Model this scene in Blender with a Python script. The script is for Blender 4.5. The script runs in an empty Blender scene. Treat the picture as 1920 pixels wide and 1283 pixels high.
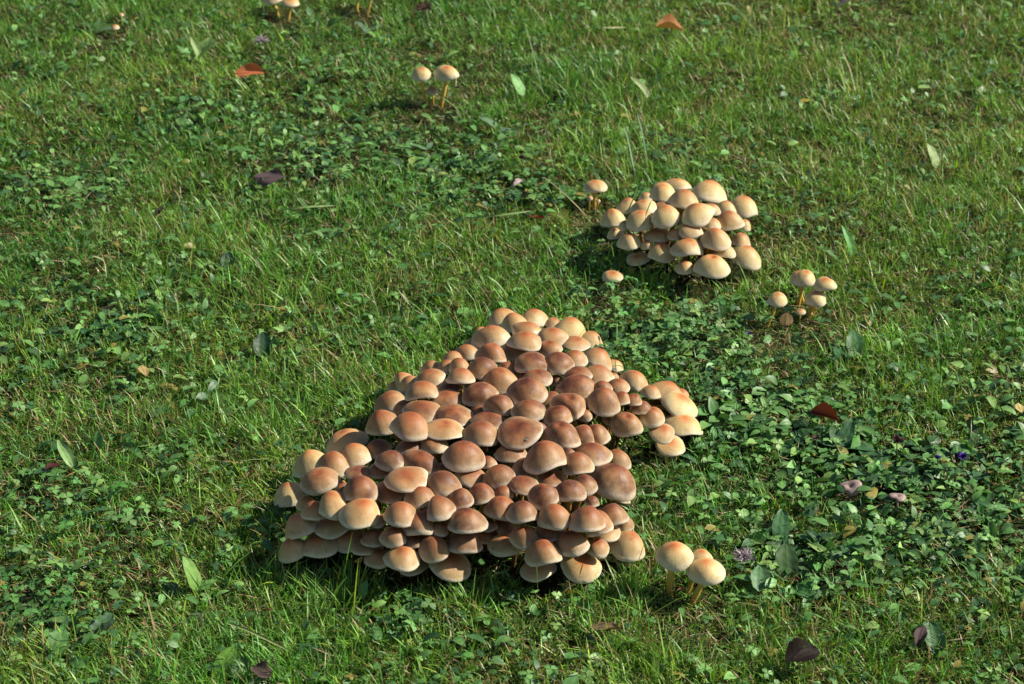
import bpy, math, random
import numpy as np
from mathutils import Vector

random.seed(11)
RNG = np.random.default_rng(7)
R = math.radians
scene = bpy.context.scene
COL = scene.collection

# ------------------------------------------------------------------ camera
PW, PH = 1920.0, 1283.0
CAM_H, PITCH, LENS = 1.41, R(28.0), 70.0
FPX = LENS / 36.0 * PW
GD = CAM_H / math.tan(PITCH)                 # ground distance of the picture centre
CAM = np.array([0.0, -GD, CAM_H])
FWD = np.array([0.0, math.cos(PITCH), -math.sin(PITCH)])
UPV = np.array([0.0, math.sin(PITCH), math.cos(PITCH)])
RIGHT = np.array([1.0, 0.0, 0.0])
cd = bpy.data.cameras.new('camera'); cam = bpy.data.objects.new('camera', cd); COL.objects.link(cam)
cam.location = CAM; cam.rotation_euler = (math.pi / 2 - PITCH, 0, 0)
cd.lens = LENS; cd.sensor_width = 36.0; cd.clip_start = 0.02; cd.clip_end = 500
cd.dof.use_dof = True; cd.dof.focus_distance = 2.62; cd.dof.aperture_fstop = 11.0
scene.camera = cam

# ------------------------------------------------------------------ sky, sun, exposure
SUN_EL, SUN_AZ = R(38.0), R(7.0)             # azimuth from +x (picture right), positive = away from the camera
world = bpy.data.worlds.new('World'); scene.world = world; world.use_nodes = True
wn = world.node_tree.nodes; wl = world.node_tree.links
bg = wn['Background']; sky = wn.new('ShaderNodeTexSky'); sky.sky_type = 'NISHITA'; sky.sun_disc = False
sky.sun_elevation = SUN_EL; sky.sun_rotation = math.pi / 2 - SUN_AZ
wl.new(sky.outputs[0], bg.inputs[0]); bg.inputs[1].default_value = 0.062
ld = bpy.data.lights.new('sun', 'SUN'); ld.energy = 5.0; ld.angle = R(0.55); ld.color = (1.0, 0.945, 0.84)
sun = bpy.data.objects.new('sun', ld); COL.objects.link(sun)
SDIR = Vector((math.cos(SUN_EL) * math.cos(SUN_AZ), math.cos(SUN_EL) * math.sin(SUN_AZ), math.sin(SUN_EL)))
sun.rotation_euler = (-SDIR).to_track_quat('-Z', 'Y').to_euler(); sun.location = SDIR * 6
scene.view_settings.view_transform = 'Standard'; scene.view_settings.look = 'None'
scene.view_settings.exposure = 0.55; scene.view_settings.gamma = 1.0

# ------------------------------------------------------------------ projection helpers
def ray(px, py):
    d = FWD + RIGHT * ((px - PW / 2) / FPX) + UPV * ((PH / 2 - py) / FPX)
    return d                                  # depth along FWD equals the parameter
def at_z(px, py, z=0.0):
    d = ray(px, py); t = (z - CAM[2]) / d[2]; return CAM + d * t
def at_y(px, py, y):
    d = ray(px, py); t = (y - CAM[1]) / d[1]; return CAM + d * t
def depth_of(p): return float(np.dot(p - CAM, FWD))
def project(P):
    q = P - CAM; dep = q @ FWD
    return PW / 2 + FPX * (q @ RIGHT) / dep, PH / 2 - FPX * (q @ UPV) / dep, dep
def unit(v): v = np.asarray(v, float); return v / np.linalg.norm(v)

# ------------------------------------------------------------------ noise
_LAT = np.random.default_rng(3).random((256, 256))
def vnoise(x, y, s, o=0):
    x = np.asarray(x) / s + 37.3 * (o + 1); y = np.asarray(y) / s + 17.9 * (o + 1)
    xi = np.floor(x).astype(int); yi = np.floor(y).astype(int); fx = x - xi; fy = y - yi
    fx = fx * fx * (3 - 2 * fx); fy = fy * fy * (3 - 2 * fy)
    a = _LAT[xi % 256, yi % 256]; b = _LAT[(xi + 1) % 256, yi % 256]
    c = _LAT[xi % 256, (yi + 1) % 256]; d = _LAT[(xi + 1) % 256, (yi + 1) % 256]
    return (a * (1 - fx) + b * fx) * (1 - fy) + (c * (1 - fx) + d * fx) * fy
def ground_h(x, y):                           # always a little below zero
    return -0.016 * vnoise(x, y, 0.23, 1) - 0.008 * vnoise(x, y, 0.07, 2)

# ------------------------------------------------------------------ materials
def new_mat(name):
    m = bpy.data.materials.new(name); m.use_nodes = True
    n = m.node_tree.nodes; l = m.node_tree.links
    return m, n, l, n['Principled BSDF'], n['Material Output']
def ramp(n, stops):
    r = n.new('ShaderNodeValToRGB'); e = r.color_ramp.elements
    while len(e) < len(stops): e.new(0.5)
    for k, (p, c) in enumerate(stops): e[k].position = p; e[k].color = (*c, 1)
    return r
def mixc(n, l, blend, fac, a, b):
    m = n.new('ShaderNodeMix'); m.data_type = 'RGBA'; m.blend_type = blend
    for s, v in ((m.inputs[0], fac), (m.inputs[6], a), (m.inputs[7], b)):
        if isinstance(v, (int, float)): s.default_value = v
        elif isinstance(v, tuple): s.default_value = (*v, 1)
        else: l.new(v, s)
    return m.outputs[2]
def math_node(n, l, op, a, b=0.0, clamp=False):
    m = n.new('ShaderNodeMath'); m.operation = op; m.use_clamp = clamp
    for s, v in ((m.inputs[0], a), (m.inputs[1], b)):
        if isinstance(v, (int, float)): s.default_value = v
        else: l.new(v, s)
    return m.outputs[0]
def noise_node(n, l, scale, detail=4, rough=0.55, vec=None):
    t = n.new('ShaderNodeTexNoise'); t.inputs['Scale'].default_value = scale
    t.inputs['Detail'].default_value = detail; t.inputs['Roughness'].default_value = rough
    if vec is not None: l.new(vec, t.inputs['Vector'])
    return t.outputs[0]

def foliage_mat(name, rough, spec, trans, tint=(1, 1, 1), use_obj=False, veins=False, grain=900, vadd=(0.05, 0.07, 0.03)):
    m, n, l, bs, out = new_mat(name)
    if use_obj:
        src = n.new('ShaderNodeObjectInfo').outputs['Color']
    else:
        a = n.new('ShaderNodeAttribute'); a.attribute_name = 'Col'; src = a.outputs['Color']
    tc = n.new('ShaderNodeTexCoord').outputs['Object']
    nz = noise_node(n, l, grain * 0.12, 3, 0.6, tc)
    sp = ramp(n, [(0.3, (0.72, 0.72, 0.72)), (0.7, (1.22, 1.22, 1.2))]); l.new(nz, sp.inputs[0])
    c = mixc(n, l, 'MULTIPLY', 1.0, src, sp.outputs[0])
    if veins:
        vn = n.new('ShaderNodeAttribute'); vn.attribute_name = 'vein'
        c = mixc(n, l, 'MIX', math_node(n, l, 'MULTIPLY', vn.outputs['Fac'], 0.45), c, mixc(n, l, 'ADD', 1.0, c, vadd))
        sp2 = noise_node(n, l, 160, 2, 0.5, tc)
        sr = ramp(n, [(0.68, (0, 0, 0)), (0.76, (1, 1, 1))]); l.new(sp2, sr.inputs[0])
        c = mixc(n, l, 'MIX', math_node(n, l, 'MULTIPLY', sr.outputs[0], 0.45), c, (0.16, 0.12, 0.05))
        bp = n.new('ShaderNodeBump'); bp.inputs['Strength'].default_value = 0.5; bp.inputs['Distance'].default_value = 0.0015
        l.new(vn.outputs['Fac'], bp.inputs['Height']); bp.invert = True
        l.new(bp.outputs[0], bs.inputs['Normal'])
    l.new(c, bs.inputs['Base Color']); bs.inputs['Roughness'].default_value = rough
    bs.inputs['Specular IOR Level'].default_value = spec
    tr = n.new('ShaderNodeBsdfTranslucent')
    l.new(mixc(n, l, 'MULTIPLY', 1.0, c, (1.25, 1.35, 0.55)), tr.inputs[0])
    mx = n.new('ShaderNodeMixShader'); mx.inputs[0].default_value = trans
    l.new(bs.outputs[0], mx.inputs[1]); l.new(tr.outputs[0], mx.inputs[2]); l.new(mx.outputs[0], out.inputs[0])
    return m
M_GRASS = foliage_mat('grass_blades', 0.42, 0.42, 0.26)
M_COVER = foliage_mat('ground_cover_leaves', 0.46, 0.40, 0.20, veins=True)
M_LEAF = foliage_mat('broad_leaf', 0.52, 0.36, 0.20, use_obj=True, veins=True)
M_THATCH = foliage_mat('thatch', 0.8, 0.1, 0.05)
M_DRY = foliage_mat('dry_leaf', 0.65, 0.14, 0.12, use_obj=True, veins=True, grain=700, vadd=(0.012, 0.008, 0.004))

def soil_mat():
    m, n, l, bs, out = new_mat('soil_and_moss')
    tc = n.new('ShaderNodeTexCoord').outputs['Object']
    a = noise_node(n, l, 9, 6, 0.65, tc); b = noise_node(n, l, 140, 5, 0.7, tc)
    r1 = ramp(n, [(0.3, (0.022, 0.018, 0.009)), (0.5, (0.032, 0.036, 0.012)), (0.75, (0.045, 0.06, 0.016))]); l.new(a, r1.inputs[0])
    r2 = ramp(n, [(0.3, (0.5, 0.5, 0.5)), (0.75, (1.5, 1.45, 1.3))]); l.new(b, r2.inputs[0])
    c = mixc(n, l, 'MULTIPLY', 1.0, r1.outputs[0], r2.outputs[0]); l.new(c, bs.inputs['Base Color'])
    bs.inputs['Roughness'].default_value = 0.95; bs.inputs['Specular IOR Level'].default_value = 0.1
    bp = n.new('ShaderNodeBump'); bp.inputs['Distance'].default_value = 0.006; l.new(b, bp.inputs['Height']); l.new(bp.outputs[0], bs.inputs['Normal'])
    return m
M_SOIL = soil_mat()

def cap_mat():
    m, n, l, bs, out = new_mat('mushroom_cap_skin')
    oi = n.new('ShaderNodeObjectInfo'); sep = n.new('ShaderNodeSeparateColor'); l.new(oi.outputs['Color'], sep.inputs[0])
    brown, pale, orange = sep.outputs[0], sep.outputs[1], sep.outputs[2]
    rad = n.new('ShaderNodeAttribute'); rad.attribute_name = 'rad'
    ang = n.new('ShaderNodeAttribute'); ang.attribute_name = 'fib'
    va = n.new('ShaderNodeVectorMath'); va.operation = 'ADD'; cx = n.new('ShaderNodeCombineXYZ')
    l.new(math_node(n, l, 'MULTIPLY', oi.outputs['Random'], 7.3), cx.inputs[0]); l.new(math_node(n, l, 'MULTIPLY', oi.outputs['Random'], -3.1), cx.inputs[1])
    l.new(n.new('ShaderNodeTexCoord').outputs['Object'], va.inputs[0]); l.new(cx.outputs[0], va.inputs[1]); tc = va.outputs[0]
    big = noise_node(n, l, 34, 4, 0.55, tc); fine = noise_node(n, l, 420, 3, 0.6, tc)
    fib = n.new('ShaderNodeTexNoise'); fib.inputs['Scale'].default_value = 1.0; fib.inputs['Detail'].default_value = 2
    l.new(ang.outputs['Vector'], fib.inputs['Vector'])
    # radius warped by noise
    rr = math_node(n, l, 'ADD', rad.outputs['Fac'], math_node(n, l, 'MULTIPLY', math_node(n, l, 'SUBTRACT', big, 0.5), 0.62))
    cl = ramp(n, [(0.0, (0.36, 0.098, 0.034)), (0.28, (0.41, 0.135, 0.050)), (0.54, (0.45, 0.205, 0.088)), (0.82, (0.485, 0.300, 0.150)), (1.0, (0.58, 0.46, 0.29))])
    l.new(rr, cl.inputs[0])
    cp = ramp(n, [(0.0, (0.50, 0.155, 0.048)), (0.20, (0.57, 0.235, 0.080)), (0.46, (0.62, 0.410, 0.170)), (0.75, (0.65, 0.510, 0.245)), (1.0, (0.68, 0.58, 0.34))])
    l.new(rr, cp.inputs[0])
    c = mixc(n, l, 'MIX', pale, cl.outputs[0], cp.outputs[0])
    # purple-brown spore dust fallen from the caps above: thicker at the crown
    dust = ramp(n, [(0.0, (0.085, 0.027, 0.016)), (0.38, (0.126, 0.045, 0.025)), (0.82, (0.190, 0.090, 0.050)), (1.0, (0.33, 0.22, 0.14))]); l.new(rr, dust.inputs[0])
    dn = ramp(n, [(0.28, (0.2, 0.2, 0.2)), (0.62, (1, 1, 1))]); l.new(noise_node(n, l, 48, 5, 0.6, tc), dn.inputs[0])
    c = mixc(n, l, 'MIX', math_node(n, l, 'MULTIPLY', brown, dn.outputs[0], True), c, dust.outputs[0])
    blo = ramp(n, [(0.30, (0.62, 0.56, 0.54)), (0.46, (0.95, 0.93, 0.92)), (0.72, (1.12, 1.10, 1.04))]); l.new(noise_node(n, l, 58, 6, 0.68, tc), blo.inputs[0])
    c = mixc(n, l, 'MULTIPLY', 0.75, c, blo.outputs[0])
    # fine streaks and pores
    st = ramp(n, [(0.3, (0.90, 0.88, 0.85)), (0.7, (1.06, 1.06, 1.06))]); l.new(fib.outputs[0], st.inputs[0])
    c = mixc(n, l, 'MULTIPLY', 0.8, c, st.outputs[0])
    fr = ramp(n, [(0.3, (0.9, 0.89, 0.87)), (0.7, (1.05, 1.05, 1.05))]); l.new(fine, fr.inputs[0])
    c = mixc(n, l, 'MULTIPLY', 0.7, c, fr.outputs[0])
    # veil remnants: whitish skin edge with a few dark crumbs
    edge = ramp(n, [(0.90, (0, 0, 0)), (0.985, (1, 1, 1))]); l.new(math_node(n, l, 'ADD', rad.outputs['Fac'], math_node(n, l, 'MULTIPLY', math_node(n, l, 'SUBTRACT', fine, 0.5), 0.10)), edge.inputs[0])
    c = mixc(n, l, 'MIX', math_node(n, l, 'MULTIPLY', edge.outputs[0], 0.5), c, (0.72, 0.65, 0.54))
    crumb = ramp(n, [(0.69, (0, 0, 0)), (0.73, (1, 1, 1))]); l.new(noise_node(n, l, 330, 2, 0.5, tc), crumb.inputs[0])
    c = mixc(n, l, 'MIX', math_node(n, l, 'MULTIPLY', math_node(n, l, 'MULTIPLY', crumb.outputs[0], edge.outputs[0]), 0.8), c, (0.07, 0.045, 0.03))
    speck = ramp(n, [(0.735, (0, 0, 0)), (0.76, (1, 1, 1))]); l.new(noise_node(n, l, 210, 2, 0.4, tc), speck.inputs[0])
    c = mixc(n, l, 'MIX', math_node(n, l, 'MULTIPLY', speck.outputs[0], 0.45), c, (0.16, 0.08, 0.05))
    l.new(c, bs.inputs['Base Color'])
    bs.inputs['Roughness'].default_value = 0.52; bs.inputs['Specular IOR Level'].default_value = 0.28
    bs.inputs['Subsurface Weight'].default_value = 0.10; bs.inputs['Subsurface Radius'].default_value = (1.0, 0.5, 0.25); bs.inputs['Subsurface Scale'].default_value = 0.004
    bp = n.new('ShaderNodeBump'); bp.inputs['Strength'].default_value = 0.35; bp.inputs['Distance'].default_value = 0.0012
    h = math_node(n, l, 'ADD', math_node(n, l, 'MULTIPLY', big, 2.0), math_node(n, l, 'MULTIPLY', fine, 0.25))
    h = math_node(n, l, 'ADD', h, math_node(n, l, 'MULTIPLY', fib.outputs[0], 0.22))
    l.new(h, bp.inputs['Height']); l.new(bp.outputs[0], bs.inputs['Normal'])
    return m
M_CAP = cap_mat()
def simple_mat(name, stops, scale, rough=0.6, spec=0.25, bump=0.0, sss=0.0):
    m, n, l, bs, out = new_mat(name)
    tc = n.new('ShaderNodeTexCoord').outputs['Object']
    f = noise_node(n, l, scale, 4, 0.6, tc); r = ramp(n, stops); l.new(f, r.inputs[0]); l.new(r.outputs[0], bs.inputs['Base Color'])
    bs.inputs['Roughness'].default_value = rough; bs.inputs['Specular IOR Level'].default_value = spec
    if bump:
        bp = n.new('ShaderNodeBump'); bp.inputs['Distance'].default_value = bump; l.new(f, bp.inputs['Height']); l.new(bp.outputs[0], bs.inputs['Normal'])
    if sss: bs.inputs['Subsurface Weight'].default_value = sss; bs.inputs['Subsurface Scale'].default_value = 0.003
    return m
def make_stem_mat(name, stops):
    m, n, l, bs, out = new_mat(name)
    tc = n.new('ShaderNodeTexCoord').outputs['Object']
    u = n.new('ShaderNodeAttribute'); u.attribute_name = 'along'
    f = noise_node(n, l, 260, 4, 0.65, tc)
    v = math_node(n, l, 'ADD', u.outputs['Fac'], math_node(n, l, 'MULTIPLY', math_node(n, l, 'SUBTRACT', f, 0.5), 0.5))
    r = ramp(n, stops); l.new(v, r.inputs[0])
    l.new(r.outputs[0], bs.inputs['Base Color']); bs.inputs['Roughness'].default_value = 0.6; bs.inputs['Specular IOR Level'].default_value = 0.25
    bp = n.new('ShaderNodeBump'); bp.inputs['Distance'].default_value = 0.0006; l.new(f, bp.inputs['Height']); l.new(bp.outputs[0], bs.inputs['Normal'])
    return m
M_STEM = make_stem_mat('mushroom_stem', [(0.0, (0.07, 0.03, 0.012)), (0.35, (0.17, 0.085, 0.022)), (0.8, (0.32, 0.19, 0.05)), (1.0, (0.42, 0.30, 0.10))])
M_STEM_YOUNG = make_stem_mat('young_mushroom_stem', [(0.0, (0.38, 0.19, 0.04)), (0.3, (0.58, 0.37, 0.065)), (0.8, (0.68, 0.50, 0.11)), (1.0, (0.68, 0.55, 0.18))])
M_GILL = simple_mat('gills', [(0.3, (0.20, 0.17, 0.06)), (0.7, (0.36, 0.31, 0.12))], 300, 0.8, 0.1)
M_BUG = simple_mat('insect', [(0.3, (0.008, 0.008, 0.012)), (0.7, (0.03, 0.03, 0.04))], 600, 0.35, 0.5)
M_WING = simple_mat('insect_wing', [(0.3, (0.22, 0.2, 0.18)), (0.7, (0.35, 0.33, 0.3))], 400, 0.4, 0.4)
M_FLUFF = simple_mat('fluff', [(0.3, (0.34, 0.27, 0.29)), (0.7, (0.55, 0.46, 0.48))], 300, 0.9, 0.05)
M_MAUVE = simple_mat('mauve_cap', [(0.3, (0.21, 0.145, 0.13)), (0.55, (0.32, 0.23, 0.20)), (0.75, (0.42, 0.32, 0.27))], 90, 0.55, 0.25, 0.001, 0.1)
M_PETAL = simple_mat('petal', [(0.3, (0.5, 0.38, 0.36)), (0.7, (0.75, 0.62, 0.6))], 200, 0.6, 0.2)
M_VIOLET = simple_mat('violet_petal', [(0.3, (0.07, 0.03, 0.22)), (0.7, (0.2, 0.09, 0.45))], 200, 0.6, 0.2)
M_HEAD = simple_mat('dry_flower_head', [(0.3, (0.06, 0.03, 0.025)), (0.7, (0.2, 0.11, 0.09))], 300, 0.8, 0.15)
M_DEW = None
def dew_mat():
    m, n, l, bs, out = new_mat('dew')
    tc = n.new('ShaderNodeTexCoord').outputs['Object']
    f = noise_node(n, l, 500, 2, 0.5, tc); r = ramp(n, [(0.2, (0.78, 0.84, 0.8)), (0.8, (0.95, 0.97, 0.97))]); l.new(f, r.inputs[0]); l.new(r.outputs[0], bs.inputs['Base Color'])
    bs.inputs['Roughness'].default_value = 0.12; bs.inputs['IOR'].default_value = 1.33; bs.inputs['Transmission Weight'].default_value = 0.75
    return m
M_DEW = dew_mat()

# ------------------------------------------------------------------ mesh / object helpers
def mesh_from(name, verts, faces, mat, smooth=True):
    me = bpy.data.meshes.new(name); me.from_pydata([tuple(map(float, v)) for v in verts], [], faces)
    me.materials.append(mat)
    if smooth: me.polygons.foreach_set('use_smooth', [True] * len(me.polygons))
    me.update(); return me
def add_attr(me, name, vals, typ='FLOAT'):
    a = me.attributes.new(name, typ, 'POINT')
    v = np.asarray(vals, np.float32).ravel()
    a.data.foreach_set({'FLOAT': 'value', 'FLOAT_VECTOR': 'vector', 'FLOAT_COLOR': 'color'}[typ], v)
def obj(name, me, parent=None, loc=(0, 0, 0), color=None):
    o = bpy.data.objects.new(name, me); COL.objects.link(o); o.location = tuple(map(float, loc))
    if parent is not None: o.parent = parent
    if color is not None: o.color = (*map(float, color), 1.0)
    return o
def tag(o, label, cat, group=None):
    o['label'] = label; o['category'] = cat
    if group: o['group'] = group
    return o
def thing(name, label, cat, loc, group=None):
    return tag(obj(name, None, None, loc), label, cat, group)
def big_mesh(name, V, F_list, mat, col=None, vein=None):
    """V (n,3); F_list list of int arrays (m,3) or (m,4)"""
    me = bpy.data.meshes.new(name); me.vertices.add(len(V)); me.vertices.foreach_set('co', np.asarray(V, np.float32).ravel())
    loops = np.concatenate([f.ravel() for f in F_list]).astype(np.int32)
    sizes = np.concatenate([np.full(len(f), f.shape[1], np.int32) for f in F_list])
    starts = np.concatenate([[0], np.cumsum(sizes)[:-1]]).astype(np.int32)
    me.loops.add(len(loops)); me.loops.foreach_set('vertex_index', loops)
    me.polygons.add(len(sizes)); me.polygons.foreach_set('loop_start', starts)
    me.polygons.foreach_set('use_smooth', np.ones(len(sizes), bool))
    me.materials.append(mat); me.update(calc_edges=True)
    if col is not None:
        c = np.ones((len(V), 4), np.float32); c[:, :3] = col; add_attr(me, 'Col', c, 'FLOAT_COLOR')
    if vein is not None: add_attr(me, 'vein', vein)
    return me
def tube(path, radii, n=8):
    P = np.asarray(path, float); V = []; F = []
    for k in range(len(P)):
        t = unit(P[min(k + 1, len(P) - 1)] - P[max(k - 1, 0)])
        a = unit(np.cross(t, [0.3, 1, 0.1])); b = np.cross(t, a)
        for j in range(n):
            q = 2 * math.pi * j / n; V.append(P[k] + radii[k] * (math.cos(q) * a + math.sin(q) * b))
    for k in range(len(P) - 1):
        for j in range(n):
            F.append((k * n + j, k * n + (j + 1) % n, (k + 1) * n + (j + 1) % n, (k + 1) * n + j))
    F.append(tuple(range(n))[::-1]); F.append(tuple((len(P) - 1) * n + j for j in range(n)))
    return V, F

# ------------------------------------------------------------------ ground
def build_ground():
    nx, ny = 130, 150
    xs = np.concatenate([[-80, -20, -5], np.linspace(-2.4, 2.4, nx), [5, 20, 80]])
    ys = np.concatenate([[-80, -20, -5], np.linspace(-1.6, 3.0, ny), [6, 20, 120]])
    X, Y = np.meshgrid(xs, ys); Z = ground_h(X, Y) - 0.002
    V = np.stack([X, Y, Z], -1).reshape(-1, 3); w = len(xs)
    i = np.arange(len(xs) - 1); j = np.arange(len(ys) - 1); I, J = np.meshgrid(i, j); b = (J * w + I).ravel()
    F = np.stack([b, b + 1, b + w + 1, b + w], -1)
    o = obj('ground', big_mesh('ground', V, [F], M_SOIL)); o['kind'] = 'structure'
build_ground()

# ------------------------------------------------------------------ mushrooms: where every cap sits in the photograph
# crops: (x origin, y origin, scale);  rows: id, x0, y0, x1, y1, level (-1 tucked under its neighbours), brown (None = automatic)
ZA = {'a': (500, 560, 4.583), 'b': (840, 560, 4.583), 'c': (1040, 560, 4.583), 'd': (500, 800, 4.278), 'e': (800, 800, 4.278),
      'f': (1040, 800, 4.008), 'g': (1080, 310, 5.333), 'h': (1080, 460, 3.692), 'i': (700, 80, 8.0), 'p': (0, 0, 1.0)}
MAIN = '''
b1 345 75 620 255 0 .12|b2 455 110 695 275 0 .15|b3 620 75 862 240 0 .2|b4 830 128 975 250 -.3 .25|b5 895 155 1187 345 0 .05|b6 212 222 380 345 -.3 .1
b7 228 243 528 415 0 .18|b8 548 205 805 330 -.3 .22|b9 520 280 812 445 .4 .16|b10 780 253 1012 402 0 .15|b11 980 330 1208 448 -.2 .25|b12 1120 280 1322 410 -.2 .15
b13 135 345 320 460 -.6 .3|b14 255 388 494 565 0 .3|b15 60 402 262 530 0 .3|b16 468 365 690 525 -1 .5|b17 780 365 970 490 -.3 .5|b18 820 470 1075 650 0 .7
b19 560 470 873 660 0 .9|b20 985 450 1187 592 0 .3|b21 1140 405 1400 595 0 .25|b22 1340 430 1503 622 -.4 .2|b23 170 480 425 690 -.2 .55|b24 10 500 182 640 0 .25
b25 -8 597 226 738 .3 .3|b26 425 548 600 670 -.3 .55|b27 290 592 602 812 .2 .4|b28 1155 578 1418 722 0 .25|b29 1000 588 1240 730 -.4 .6|b30 640 610 882 750 0 .6
b31 870 645 1000 750 -.9 .9|b32 940 662 1275 880 0 .85|b33 1380 625 1465 700 -.5 .2|b34 1365 692 1555 815 0 .4|b35 1250 700 1405 820 -.5 .6|b36 1185 770 1488 995 .2 .6
b37 1415 780 1567 910 0 .4|b39 515 690 840 915 .1 .75|b40 125 730 415 942 .1 .75|b41 310 825 558 1012 .2 .6|b42 585 635 720 730 -.8 .8|b43 780 735 985 960 -.4 .7
b44 880 820 1205 1045 .1 .7|b45 1120 925 1240 1055 -.5 .5|b46 555 878 832 1070 0 .65|b47 205 975 490 1130 -.3 .95|b51 140 685 300 790 -1 1|b52 820 925 1072 1095 0 .6
b53 810 1055 1140 1290 .2 .65|b54 1055 1045 1270 1265 -.1 .6|b55 1160 1040 1388 1255 0 .5|b56 420 1025 807 1280 .4 .6|b57 130 1063 425 1270 .1 .5|b59 740 1055 850 1150 -.9 .9
b61 190 930 350 1040 -1 1|c63 550 612 792 785 0 .1|c64 740 718 900 850 -.3 .2|c65 818 722 1105 895 0 .12|c66 970 780 1170 900 -.4 .1|c67 905 820 1230 1008 .4 .02
c68 955 1005 1258 1188 -.3 .02|c69 735 935 943 1100 0 .35|c70 670 868 830 1000 -.2 .55|c71 610 798 745 920 -.4 .4|c72 490 905 738 1180 .1 .4|c73 803 1075 1032 1230 .2 .2
f74 763 90 978 222 -.6 .1|c75 420 950 580 1090 -.9 .6|a76 1060 590 1290 800 0 .15|a77 1035 715 1180 815 -.8 .1|a78 1142 628 1340 810 .1 .2|a79 1295 612 1525 755 0 .3
a80 1330 540 1500 640 -.2 .3|a81 1465 505 1650 650 0 .25|a82 1505 450 1700 580 -.3 .3|a84 1470 705 1680 820 -.4 .8|a85 1195 712 1487 880 .3 .27|a86 930 808 1200 975 0 .35
a87 945 915 1120 1010 -.9 .1|a88 1415 790 1680 955 -.2 .65|a89 1100 855 1290 1010 -.5 .6|a90 1185 880 1490 1065 .1 .45|a91 1450 920 1760 1110 .1 .8|a92 870 968 1150 1170 0 .35
a93 1065 980 1397 1212 .4 .26|a94 1357 1040 1690 1215 .5 .2|d97 470 33 805 210 -.2 .1|d98 228 115 515 385 0 .05|d99 570 88 848 318 .2 .15|d100 402 195 660 402 0 .35
d101 800 60 990 245 -.5 .7|d102 890 165 1100 348 0 .65|d103 1098 200 1366 390 0 .8|d104 1045 105 1245 225 -1 1|d105 1228 75 1450 223 -.8 .3|d106 290 338 575 535 .1 .35
d107 70 362 330 625 0 .03|d108 640 315 840 430 -.6 .8|d109 612 368 895 610 0 .55|d110 820 255 985 420 -1 1|d111 955 325 1300 520 .5 .2|d112 870 475 1115 612 -.4 .45
d113 1115 490 1350 655 0 .5|d114 1280 360 1540 565 .1 .65|d115 243 540 380 670 -.6 .1|d116 287 528 480 748 -.2 .2|d117 397 488 685 735 .3 .02|d118 592 580 938 815 .5 0
d119 155 670 405 882 0 .1|d120 383 705 680 882 -.3 .08|d121 940 608 1210 797 .2 .35|d122 1250 570 1512 748 0 .5|d123 1100 690 1365 880 0 .45|d124 1300 755 1455 875 -.8 .5
d125 105 845 340 1070 -.2 .1|d126 272 865 575 1050 -.1 .15|d127 533 825 770 998 -.3 .2|d128 765 805 945 965 -.3 .5|d129 915 800 1117 965 0 .4|d130 1115 865 1300 975 -.3 .4
d131 690 935 920 1035 -.7 .3|d132 800 985 990 1135 -.5 .35|d133 940 960 1222 1150 .3 .2|d134 1065 1075 1300 1215 -.6 .15|d135 1215 868 1458 1080 .1 .4|d138 550 425 660 540 -1 .9
d139 840 705 970 805 -1 .3|e141 130 105 458 350 .4 .5|e143 220 325 470 475 -.7 .45|e144 425 145 558 330 -.3 .5|e145 550 140 795 285 -.8 .5|e146 452 278 722 495 .2 .55
e147 690 260 912 415 -.7 .85|e148 783 118 1135 362 .4 .4|e149 885 350 1117 478 -.7 .55|e150 1075 208 1332 388 .2 .65|e151 1160 135 1467 308 -.1 .75|f152 365 122 567 330 -.1 .4
e153 650 400 882 545 -.5 .95|e154 1028 432 1268 605 .2 .85|e155 1165 382 1366 550 -.1 .75|e156 820 465 1060 650 -.2 .75|f157 245 272 605 530 .3 .8|e158 468 515 705 748 0 .65
e159 645 535 890 770 .2 .65|e160 895 578 1153 830 .4 .3|e161 1140 560 1428 840 .4 .3|e162 330 465 550 618 -.2 .65|e163 170 470 375 655 -.1 .75|e165 168 655 475 860 .3 .85
e166 165 840 425 1022 -.3 .7|e168 22 1000 340 1228 .1 .35|e170 430 640 570 840 -.8 .8|e171 555 740 705 870 -1 1|e172 400 825 570 950 -1 .9|e173 495 863 748 1038 .2 .15
e174 672 780 880 968 -.1 .65|e175 880 780 1112 922 -.6 .5|e176 795 905 1080 1118 .4 .35|e177 765 1080 1022 1245 -.5 .12|e178 1040 835 1290 1037 0 .4|e179 1085 1005 1397 1245 .2 .1
e180 1285 900 1457 1048 -.1 .25|f181 200 640 433 818 -.6 .35|f182 285 735 487 868 -.3 .3|e183 1075 175 1195 265 -.9 .9|f184 225 500 330 600 -.8 .9|f185 330 535 540 745 0 .65
f186 465 665 593 785 -.5 .4|f187 410 783 678 990 .1 .15|f188 430 470 565 580 -1 .1|e190 60 240 200 400 -1 1|e191 540 480 690 600 -1 1|e192 -60 640 80 760 -.9 .8'''
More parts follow.
